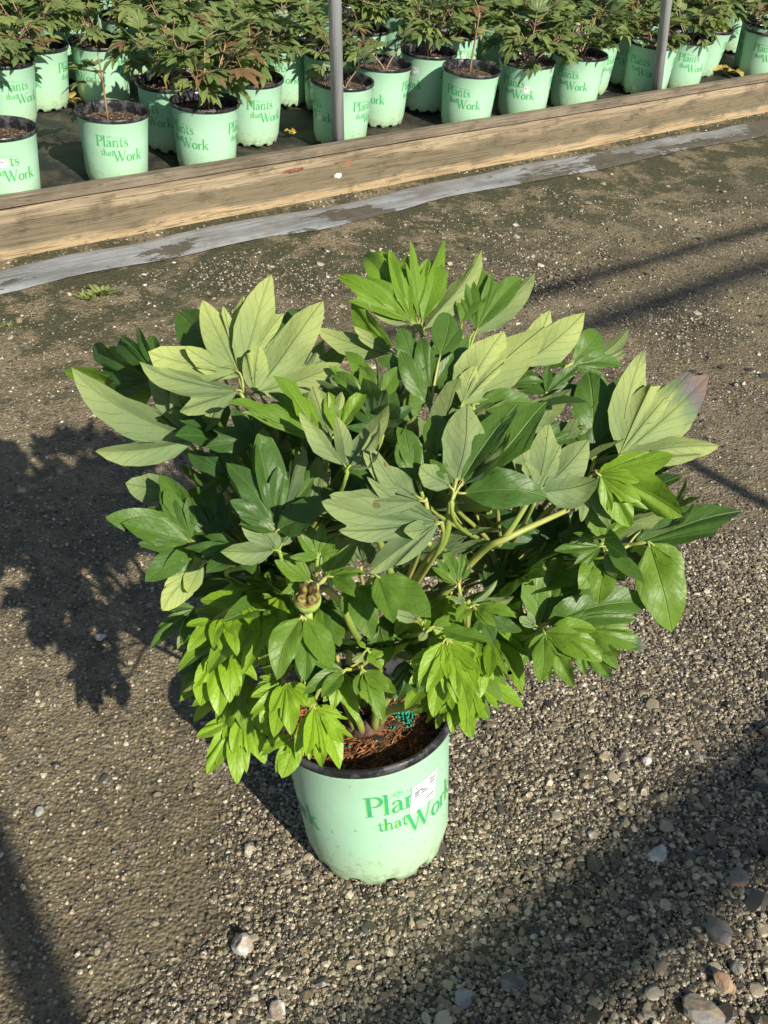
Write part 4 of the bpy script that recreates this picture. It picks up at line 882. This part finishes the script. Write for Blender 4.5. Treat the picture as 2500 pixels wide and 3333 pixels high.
 ((760, 1120), [(680, 1060, 2, 20, U, .0), (740, 1030, 1, 5, U, .01), (700, 1100, 1, 30, Dn, .0), (820, 1120, 2, -20, U, .0)], .02, .05),
 ((1080, 1030), [(1040, 950, 1, 15, U, .01), (1090, 930, 2, 0, U, .02), (1160, 990, 1, -20, U, .0)], .03, .08),
 ((1150, 960), [(1200, 880, 3, -10, U, .02), (1240, 930, 1, -20, U, .01), (1120, 880, 1, 15, U, .02)], .03, .12),
]
for h_ in HANDS: hand(*h_)

# smaller leaves crowded inside and low in the crown
rf = random.Random(23); mb = MB()
def filler(Hp, base, size, tone, rr=rf, spread=1.0):
    base = base / np.linalg.norm(base); tp_ = project(Hp + base * size * 1.1); tx_, ty_ = tp_[0] / SX, tp_[1] / SX
    if (560 < tx_ < 1010 and ty_ > 1470) or ty_ > 1600: return
    sd = np.cross(base, [0, 0, 1]); sd /= np.linalg.norm(sd) + 1e-9; n0 = np.cross(sd, base); n0 = n0 if n0[2] > 0 else -n0
    for ang, L_, kd in ((0, 1, 3), (50, .82, 2), (-50, .82, -2)):
        d_ = base * math.cos(D2R(ang)) + sd * math.sin(D2R(ang)); d_[2] += rr.uniform(-.25, .2); Bp = Hp + d_ * .012
        leaflet(mb, Bp, Bp + d_ * size * L_ * rr.uniform(.85, 1.15), n0 + np.array([rr.uniform(-.35, .35), rr.uniform(-.35, .35), .1]), lobeset(kd, 1.1, rr), fold=rr.uniform(.2, .6), arch=rr.uniform(.05, .25), tone=max(0, min(1, tone + rr.uniform(-.12, .12))), rr=rr, res=4, rad=5)
    nd = min(nodes, key=lambda p: np.linalg.norm(p - Hp)); mb.tube(bez(Hp, Hp - base * .03, nd + np.array([0, 0, .03]), nd, 8), .0019, 6, 1)
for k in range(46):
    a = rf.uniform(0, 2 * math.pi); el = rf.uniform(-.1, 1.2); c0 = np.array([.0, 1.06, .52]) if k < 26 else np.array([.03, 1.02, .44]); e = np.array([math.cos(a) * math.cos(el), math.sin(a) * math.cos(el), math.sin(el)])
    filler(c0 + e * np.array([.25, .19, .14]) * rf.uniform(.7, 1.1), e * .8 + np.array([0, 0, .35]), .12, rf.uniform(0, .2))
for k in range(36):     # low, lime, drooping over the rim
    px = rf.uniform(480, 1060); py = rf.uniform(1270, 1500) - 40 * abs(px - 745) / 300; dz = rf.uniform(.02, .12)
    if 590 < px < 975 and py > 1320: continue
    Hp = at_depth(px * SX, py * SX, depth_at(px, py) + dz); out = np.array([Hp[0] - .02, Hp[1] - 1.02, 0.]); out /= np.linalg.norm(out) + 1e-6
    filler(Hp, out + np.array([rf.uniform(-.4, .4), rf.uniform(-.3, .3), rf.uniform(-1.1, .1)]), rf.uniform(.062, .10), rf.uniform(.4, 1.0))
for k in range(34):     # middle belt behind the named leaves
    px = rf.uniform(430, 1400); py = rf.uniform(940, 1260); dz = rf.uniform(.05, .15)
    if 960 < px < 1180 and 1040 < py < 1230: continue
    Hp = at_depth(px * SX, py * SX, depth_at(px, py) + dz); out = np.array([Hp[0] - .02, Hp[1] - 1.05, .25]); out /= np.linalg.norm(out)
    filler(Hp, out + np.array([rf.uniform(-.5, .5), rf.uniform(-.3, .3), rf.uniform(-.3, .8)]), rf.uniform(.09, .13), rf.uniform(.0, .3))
inn = build_pe(mb, 'inner_foliage', [M_LEAF, M_STEM]); inn['kind'] = 'stuff'

# seed pod: swollen green receptacle with a dark ring and carpels
pc = at_depth(664 * SX, 1291 * SX, depth_at(664, 1291) - .105); 
zax = (CAM - pc); zax /= np.linalg.norm(zax); zax = zax * .6 + np.array([-.05, 0, .75]); zax /= np.linalg.norm(zax)
xa = np.cross([0, 0, 1], zax); xa /= np.linalg.norm(xa); ya = np.cross(zax, xa)
def podpt(x, y, z): return pc + (xa * x + ya * y + zax * z) * .82
b = MB()
def ring(prof, m_, seg=22, wob=.0):
    V = [podpt(r_ * math.cos(2 * math.pi * k / seg) * (1 + wob * math.sin(3 * k)), r_ * math.sin(2 * math.pi * k / seg) * (1 + wob * math.cos(2 * k)), z) for r_, z in prof for k in range(seg)]
    b.add(V, [(i * seg + k, i * seg + (k + 1) % seg, (i + 1) * seg + (k + 1) % seg, (i + 1) * seg + k) for i in range(len(prof) - 1) for k in range(seg)], None, m_)
ring([(.003, -.045), (.006, -.03), (.013, -.020), (.0175, -.010), (.0180, -.003), (.0160, .001)], 0, wob=.03)
ring([(.0158, .001), (.0150, .003), (.0130, .002), (.010, -.002), (.001, -.003)], 1, wob=.05)
for ax_, ay_, s_, hh in ((-.0065, -.004, .0068, .008), (.0062, -.0035, .0068, .009), (-.006, .0075, .0066, .024), (.006, .0075, .0064, .027)):
    V = []; seg = 9
    for i, (f, z) in enumerate(((.9, 0), (1.02, .3), (.9, .6), (.9, .78), (.55, .86), (.12, 1.1 if hh > .015 else .8))):
        for k in range(seg): V.append(podpt(ax_ + s_ * f * math.cos(6.283 * k / seg), ay_ + s_ * f * math.sin(6.283 * k / seg), hh * z))
    b.add(V, [(i * seg + k, i * seg + (k + 1) % seg, (i + 1) * seg + (k + 1) % seg, (i + 1) * seg + k) for i in range(5) for k in range(seg)], None, 1)
b.tube(bez(podpt(0, 0, -.044), podpt(0, 0, -.09), nodes[15] + np.array([0, 0, .05]), nodes[15], 10), .0045, 8, 0)
build_pe(b, 'seed_pod', [M_PODG, M_PODB])
# second, dried and open, half hidden among the lower leaves
b = MB(); pc = at_depth(512 * SX, 1418 * SX, depth_at(512, 1418) - .01)
ring([(.004, -.03), (.012, -.018), (.019, -.008), (.0195, .0)], 0, wob=.08); ring([(.0190, .0), (.016, -.004), (.010, -.010), (.001, -.012)], 1, wob=.05)
build_pe(b, 'seed_pod', [M_PODG, M_PODB])['label'] = 'dark hollow seed pod half hidden at lower left'
# visible bare stems on the right of centre (display px, depth offsets)
b = MB()
for pts, r0, r1 in (([(800, 1405, .10), (888, 1240, .02), (903, 1130, .0)], .0055, .0038), ([(820, 1420, .10), (905, 1240, .01), (958, 1170, -.02), (975, 1085, -.05)], .006, .0036),
                    ([(860, 1400, .12), (1025, 1208, .03), (1100, 1160, .0), (1238, 1096, .0)], .005, .003), ([(1075, 1178, .01), (1105, 1140, .0), (1140, 1085, -.02)], .004, .003),
                    ([(800, 1400, .08), (768, 1370, .0), (735, 1300, -.03), (700, 1270, -.05)], .005, .004), ([(845, 1240, .03), (828, 1190, .02), (815, 1160, .0)], .0045, .004), ([(930, 1175, -.01), (900, 1165, -.01), (885, 1165, -.02)], .0034, .0028),
                    ([(530, 1225, .0), (490, 1240, .03), (560, 1300, .08), (700, 1400, .14)], .003, .0045)):
    P = [at_depth(x * SX, y * SX, depth_at(x, y) + d) for x, y, d in pts]
    Q = []
    for i in range(len(P) - 1):
        p0 = P[max(i - 1, 0)]; p1 = P[i]; p2 = P[i + 1]; p3 = P[min(i + 2, len(P) - 1)]
        for t in np.linspace(0, 1, 7)[:-1]: Q.append(.5 * (2 * p1 + (p2 - p0) * t + (2 * p0 - 5 * p1 + 4 * p2 - p3) * t * t + (3 * p1 - p0 - 3 * p2 + p3) * t ** 3))
    Q.append(P[-1]); b.tube(Q, list(np.linspace(r0, r1, len(Q))), 8)
build_pe(b, 'stems', M_STEM)

# ------------------------------------------------------------------ bed pots
pot0 = make_pot(soil_z=.218); chips(pot0, 'soil_chips', 420, .218, M_CHIP, (.004, .013), (.002, .005), 3, .118, .006)
pot_first = [pot0]
BEDLIST = []
PG = 'pale green nursery pots'
def bed_pot(x, y, yaw_deg, label, stick=None, tilt=(0, 0), z=0.0):
    if pot_first and not stick: o = pot_first.pop()
    else: o = copy_tree(pot0)
    o.location = (x, y, z); o.rotation_euler = (D2R(tilt[0]), D2R(tilt[1]), D2R(yaw_deg)); tag(o, label, 'plant pot', PG)
    if stick: sticker(o, D2R(stick[0]), stick[1], .030, .030)
    BEDLIST.append((x, y)); return o
def to_cam(x, y): return math.degrees(math.atan2(x, -y)) if False else math.degrees(math.atan2(-(0 - x), (0 - y) * -1)) 
def rimhit(px, py): P = at_z(px * SX, py * SX, PH); return P[0], P[1]
# yaw that turns the print (centred on local -y) towards the camera
def face(x, y, extra=0): return math.degrees(math.atan2(-y, -x)) + 90 + extra
def snap(px, d):
    s_ = min(np.linspace(0, 5, 1500), key=lambda q: abs(project((*(BA + BU * q + BV * d), PH))[0] - px * SX)); return tuple(BA + BU * s_ + BV * d)
NAMED = [
 ((-1.475, 3.491), 10, 'green pot cut off at the left edge, bare bark inside, white sticker on front', (-8, .175)),
 ((-1.156, 3.797), 6, 'green pot of mossy bare soil with one thin stem, second in the front row', None),
 ((-.850, 4.020), -38, 'green pot with a leafy peony leaning out, just left of the near metal pole', None),
 ((-.350, 4.508), -58, 'green pot standing right behind the near metal pole, small sticker low on its side', (8, .125)),
 ((.214, 4.912), -12, 'green pot holding one slender stemmed plant, midway between the two metal poles', None),
 ((.499, 5.159), -16, 'green pot with a small white sticker beside its lettering, in the front row', (22, .155)),
 ((.778, 5.393), -12, 'green pot whose plant droops over the rim, fourth before the far pole', None),
 ((1.210, 5.800), -15, 'green pot directly behind the far metal pole', None),
 (snap(1665, .065), 10, 'green pot cut off by the right edge of the photo beside the planks', None),
 (rimhit(0, 125), 30, 'green pot at the left edge in the second row, above the cut off bark pot', None),
 (rimhit(76, 93), -42, 'dirty footed green pot touching the left edge pot of the second row', None),
 (rimhit(214, 86), 72, 'green pot behind the mossy pot, crossed by a leafy shadow, with a sticker', (-14, .18)),
 (rimhit(367, 172), -40, 'shaded green pot between the mossy pot and the leaning leafy one', None),
 (rimhit(543, 164), 28, 'green pot crossed by the shadow bar of the near pole', None),
 (rimhit(614, 92), -8, 'shaded green pot with dark lettering just left of the near pole, second row', None),
 (rimhit(716, 110), 65, 'green pot half hidden on the left behind the near pole', None),
 (rimhit(826, 134), -32, 'green pot with a crusty foot just right of the near pole', None),
 (rimhit(926, 108), -50, 'shaded green pot with a sticker left of the slender stemmed one', (24, .19)),
 (rimhit(1136, 82), 25, 'green pot right behind the one with the small sticker', None),
 (rimhit(1284, 82), -50, 'green pot peeping out behind the drooping plant', None),
 (rimhit(1362, 66), -5, 'dark shaded green pot between the drooping plant and the far pole', None),
 (rimhit(1488, 78), 25, 'green pot touching the one behind the far metal pole', None),
 (rimhit(1526, 50), -25, 'leaning green pot with leaf shadows right of the far pole', None),
 (rimhit(1652, 47), -48, 'green pot in the top right corner behind the edge pot', None),
]
tilts = {22: (0, 6), 4: (1, 1)}
for i_, (xy, ya_, lb, stk) in enumerate(NAMED):
    bed_pot(xy[0], xy[1], face(xy[0], xy[1], ya_), lb, stk, tilts.get(i_, (R.uniform(-1.2, 1.2), R.uniform(-1.2, 1.2))))
NFRONT = len(BEDLIST)
BACKLAB = 'green nursery pot crowded in the back rows of the bed, mostly hidden by leaves'
ORD = ['first', 'second', 'third', 'fourth', 'fifth', 'sixth', 'seventh', 'eighth', 'ninth', 'tenth', 'eleventh', 'twelfth', 'thirteenth', 'fourteenth', 'fifteenth', 'sixteenth', 'seventeenth', 'eighteenth']
BACKNAME = {}
for row in range(1, 12):
    cnt = 0
    for k in range(-9, 18):
        s_ = k * .325 + (row % 2) * .17 + R.uniform(-.05, .05); d_ = -.15 - row * .29 + R.uniform(-.04, .04)
        x, y = BA + BU * s_ + BV * d_
        if any((x - a) ** 2 + (y - c_) ** 2 < .295 ** 2 for a, c_ in BEDLIST): continue
        u, w = project((x, y, PH)); u2, w2 = project((x, y, 0))
        if not (-420 < u < W + 420) or w2 < -25 or w < -230: continue
        if d_ > -.35: continue
        BACKNAME[len(BEDLIST)] = '%s from the left in the %s crowded back row' % (ORD[cnt], ORD[row - 1]); cnt += 1
        bed_pot(x, y, R.uniform(0, 360), 'green nursery pot, ' + BACKNAME[len(BEDLIST)], (R.uniform(0, 360), .17) if R.random() < .5 else None, (R.uniform(-3, 3), R.uniform(-3, 3)))
print('bed pots', len(BEDLIST))

# ------------------------------------------------------------------ bed peonies
def make_small(seed, nst, hgt, spread, nl, size=.085, lone=False):
    rr = random.Random(seed); root = empty('peony_plant', (0, 0, 0)); st_ = MB(); lf = MB()
    for k in range(nst):
        a = k * 2 * math.pi / nst + rr.uniform(-.5, .5); h_ = hgt * rr.uniform(.75, 1.1); r_ = spread * rr.uniform(.3, .6)
        P0 = np.array([rr.uniform(-.02, .02), rr.uniform(-.02, .02), -.01]); P3 = np.array([r_ * math.cos(a), r_ * math.sin(a), h_])
        pts = bez(P0, P0 + np.array([0, 0, h_ * .4]), P3 - np.array([.2 * r_ * math.cos(a), .2 * r_ * math.sin(a), h_ * .35]), P3, 8); st_.tube(pts, list(np.linspace(.0042, .0026, 8)), 6)
        if rr.random() < .5:   # pruned stub
            e = P3 * .6 + np.array([rr.uniform(-.04, .04), rr.uniform(-.04, .04), .05]); st_.tube([pts[4], e], [.003, .0026], 6)
        for j in range(nl):
            nd = pts[rr.choice([4, 5, 6, 7, 7])]; b_ = a + rr.uniform(-1.5, 1.5); el = rr.uniform(-.5, 1.1)
            dr = np.array([math.cos(b_) * math.cos(el), math.sin(b_) * math.cos(el), math.sin(el)]); Hp = nd + dr * rr.uniform(.04, .10)
            st_.tube(bez(nd, nd + dr * .03 + np.array([0, 0, .01]), Hp - dr * .02, Hp, 5), .0015, 5)
            hor = np.array([dr[0], dr[1], dr[2] * .5 + rr.uniform(-.7, .45)]); hor /= np.linalg.norm(hor); sd = np.cross(hor, [0, 0, 1]); sd /= np.linalg.norm(sd); n0 = np.cross(sd, hor)
            tn = rr.choice([rr.uniform(0, .5), rr.uniform(0, .9)])
            dryleaf = rr.random() < .05
            for ang, L_, kd in ((0, 1, 3), (52, .8, 2), (-52, .8, -2)):
                d2 = hor * math.cos(D2R(ang)) + sd * math.sin(D2R(ang)); d2 = d2 + np.array([0, 0, rr.uniform(-.25, .15)]); Bp = Hp + d2 * .008; L2 = size * L_ * rr.uniform(.8, 1.15)
                leaflet(lf, Bp, Bp + d2 * L2, n0 + np.array([rr.uniform(-.3, .3), rr.uniform(-.3, .3), 0]), lobeset(kd, 1.0, rr), fold=.35, arch=.16, wave=.015, tone=-1.0 if dryleaf else tn, rr=rr, res=3, rad=4)
    st_.build('stems', M_STEMB, root); lf.build('foliage', M_LEAFB, root); return root
TPL = [make_small(101, 5, .16, .24, 8, .10), make_small(102, 6, .19, .28, 8, .10), make_small(103, 4, .13, .20, 8, .095), make_small(104, 6, .22, .28, 9, .105), make_small(105, 2, .10, .14, 5, .10), make_small(106, 1, .22, .10, 5, .09), make_small(107, 5, .24, .24, 8, .10)]
used = [False] * len(TPL)
def bed_plant(i, t, label, yaw_=None, sc=1.0, dx=0, dy=0):
    x, y = BEDLIST[i]; o = TPL[t] if not used[t] else copy_tree(TPL[t]); used[t] = True
    o.location = (x + dx, y + dy, .228); o.rotation_euler = (0, 0, R.uniform(0, 6.28) if yaw_ is None else D2R(yaw_)); o.scale = (sc, sc, sc)
    tag(o, label, 'peony', 'peony plants in pots')
spec = {1: (5, 'single thin brownish stem with few leaves in the mossy soiled pot', 200, 1.0), 2: (3, 'dense leafy peony leaning over the rim of the pot left of the near pole', 230, 1.0), 3: (4, 'small tuft of leaves in the pot behind the near pole', 0, .85),
        4: (5, 'slender single stemmed peony with leaves at its top, between the poles', 60, 1.1), 5: (0, 'bushy young peony in the pot with the small white sticker', 10, 1.0), 6: (1, 'peony drooping over the front rim of its pot, right of centre', 80, 1.0),
        7: (2, 'peony leaves showing left of the far metal pole', 200, .9), 9: (2, 'peony in the second row at the left edge', None, 1.0), 10: (6, 'peony with yellowing leaves in the dirty footed pot', None, .9), 11: (0, 'peony over the pot crossed by a leafy shadow', None, .9),
        12: (1, 'peony spreading over the shaded pot next to the mossy one', None, .95), 13: (3, 'peony in the pot crossed by the pole shadow bar', None, .9), 14: (0, 'peony in the shaded pot just left of the near pole', None, .95), 15: (2, 'peony half hidden behind the near pole', None, .9),
        16: (4, 'low peony with pinkish dry leaves right of the near pole', None, 1.0), 17: (6, 'peony with brown curled leaves left of the slender one', None, .9), 18: (0, 'peony behind the pot with the small sticker', None, 1.0), 19: (1, 'upright peony behind the drooping one', None, .9),
        20: (2, 'peony in the dark shaded pot before the far pole', None, .9), 21: (1, 'peony with reddish dry leaves right of the far pole', None, .9), 22: (0, 'peony in the leaning pot right of the far pole', None, 1.0), 23: (2, 'peony in the top right corner pot', None, .9)}
for i_ in range(len(BEDLIST)):
    if i_ in spec: t_, lb, yw, sc = spec[i_]; bed_plant(i_, t_, lb, yw, sc)
    elif i_ >= NFRONT: bed_plant(i_, R.choice([0, 1, 2, 3, 6, 1, 3]), 'young peony in the pot ' + BACKNAME[i_], None, R.uniform(.8, 1.15))

# ------------------------------------------------------------------ metal poles
def pole(pb, pt, r_, label, zb=-.03, seg=20):
    # pb, pt: full pixel of visible foot and of a point higher up; the pole leans slightly
    r1 = ray(*pb); D_ = .168; t_ = (D_ - dd(CAM[0], CAM[1])) / (r1[0] * BV[0] + r1[1] * BV[1]); P0 = CAM + r1 * t_
    # choose the point on the upper ray that makes the pole nearest to upright
    r0 = ray(*pt); t_ = (D_ - dd(CAM[0], CAM[1])) / (r0[0] * BV[0] + r0[1] * BV[1]); P1 = CAM + r0 * t_; d = P1 - P0
    d /= np.linalg.norm(d); P0 = P0 - d * .12; b = MB(); L_ = 2.6; b.tube([P0, P0 + d * L_ * .5, P0 + d * L_], r_, seg)
    m = NT('galvanised steel'); o = m.coord(); c = m.mix(m.smooth(m.noise(20, 5, .65, m.mapping(o, (1, 1, .08))), .35, .65), (.40, .42, .44), (.58, .59, .60))
    m.set(color=c, rough=.5, metal=.25); m.bump(m.noise(60, 3, .6, o), .2, .001)
    ob = b.build('metal_pole', m.mat); tag(ob, label, 'pole', 'metal poles of the greenhouse frame'); return P0, d
A0 = pole((1101, 455), (1090, 5), .0265, 'near galvanised metal pole behind the planks, left of centre'); A1 = pole((2137, 295), (2171, 0), .0265, 'far galvanised metal pole behind the planks at right')
print(A0, A1)
# greenhouse frame pipes overhead, outside the picture; their shadows cross the path
def ground_px(px, py):
    z = 0.
    for _ in range(40): P = at_z(px, py, z); z = .5 * z + .5 * float(terrain(P[0], P[1]))
    return P
def pipe(pa, pb_, h, r_, ext, label):
    G0, G1 = ground_px(*pa), ground_px(*pb_); s3 = np.array(sv); o1 = G0 + s3 * (h - G0[2]) / s3[2]; o2 = G1 + s3 * (h - G1[2]) / s3[2]
    d = (o2 - o1) / np.linalg.norm(o2 - o1); b = MB(); b.tube([o1 - d * ext[0], o2 + d * ext[1]], r_, 14)
    m_ = simple('grey steel pipe', (.35, .36, .37), .4, (20, 0), (.5, .5, .5), 0, .5, .6); o = b.build('frame_pipe', m_); tag(o, label, 'pipe', 'overhead frame pipes'); return o
pipe((2500, 738), (1703, 964), 3.4, .022, (1.6, 1.2), 'overhead pipe whose sharp thin shadow crosses the path at upper right')
pipe((2500, 862), (1900, 1065), 5.5, .040, (1.6, 1.2), 'higher overhead pipe whose soft shadow lies beside the thin one')
pipe((2500, 2560), (1750, 3130), 3.2, .056, (1.4, .9), 'thick overhead pipe shading the gravel at lower right')
pipe((2230, 1495), (2500, 1645), 2.2, .024, (.12, .9), 'overhead rafter pipe whose shadow leaves the plant at right')
pipe((-10, 2845), (180, 3333), 2.6, .042, (.10, .9), 'overhead rafter pipe shading the bottom left corner')

# ------------------------------------------------------------------ small litter
def weed(px, py, n, label, seed, sz=.03):
    rr = random.Random(seed); P = ground_px(px * SX, py * SX); b = MB()
    for k in range(n):
        a = rr.uniform(0, 6.28); l = sz * rr.uniform(.5, 1.2); d = np.array([math.cos(a), math.sin(a), rr.uniform(.25, 1.0)]); d /= np.linalg.norm(d); B_ = np.array([rr.uniform(-.02, .02), rr.uniform(-.012, .012), 0.])
        leaflet(b, B_, B_ + d * l, np.array([0, 0, 1.]) + rr.uniform(-.3, .3), lobeset(rr.choice([1, 3, 5]), .8, rr), tone=.9, rr=rr, res=3, rad=3)
    o = b.build('weed', M_LEAFB); o.location = (P[0], P[1], P[2] + .003); tag(o, label, 'weed', 'weeds on the path')
weed(190, 645, 22, 'small bright green weed on moss below the plastic strip', 5, .034)
weed(222, 636, 14, 'taller tip of green weed at the right end of the tuft', 6, .045)
weed(8, 708, 8, 'faint weed tuft at the left edge of the mossy ground', 7, .03)
def fallen(px, py, z, label, seed, sz, tone=.8, n=3):
    rr = random.Random(seed); P = at_z(px * SX, py * SX, z); b = MB()
    for k in range(n):
        a = rr.uniform(0, 6.28); d = np.array([math.cos(a), math.sin(a), rr.uniform(.0, .5)])
        leaflet(b, np.zeros(3), d * sz * rr.uniform(.6, 1.1), np.array([0, 0, 1.]), lobeset(rr.choice([1, 2, 3]), 1.1, rr), fold=.6, arch=.3, wave=.04, tone=tone, rr=rr, res=4, rad=4)
    m_ = bpy.data.materials.get('yellowing leaf') or simple('yellowing leaf', (.42, .38, .07), .6, (30, 60), (.30, .16, .05), .002)
    o = b.build('fallen_leaf', m_); o.location = (P[0], P[1], z + .012); tag(o, label, 'fallen leaf', 'fallen leaves')
fallen(632, 296, .0, 'yellowing fallen leaf on the dark floor left of the near pole', 3, .06)
fallen(1568, 163, .0, 'wilted yellow green leaf propped on the planks at right', 4, .12, n=5)
fallen(1333, 166, .0, 'pale fallen leaf between pots before the far pole', 5, .07)
fallen(150, 222, .0, 'leafy sprig on the bed floor beside the dirty footed pot', 8, .09, n=5)
g0 = ground_px(640 * SX, 553 * SX)
for q, (px, py, lb) in enumerate([(313, 594, 'white chip on moss near the left pale leaf'), (313, 616, 'white chip left of the pale lime leaf'), (708, 599, 'white chip left of the top leaf fan'), (376, 568, 'white chip on the mossy ground under the plastic strip'), (1118, 700, 'white chip near the wheel marks at right')]):
    P = ground_px(px * SX, py * SX); rr = np.random.RandomState(q + 60)
    V = ICO * np.array([.010, .006, .003]) * (1 + rr.uniform(-.3, .3, (12, 1))); b = MB(); b.add(V, [tuple(f) for f in ICF]); o = b.build('white_chip', M_STICK, None, False); o.location = (P[0], P[1], P[2] + .002); o.rotation_euler = (0, 0, q); tag(o, lb, 'chip', 'white chips on the path')
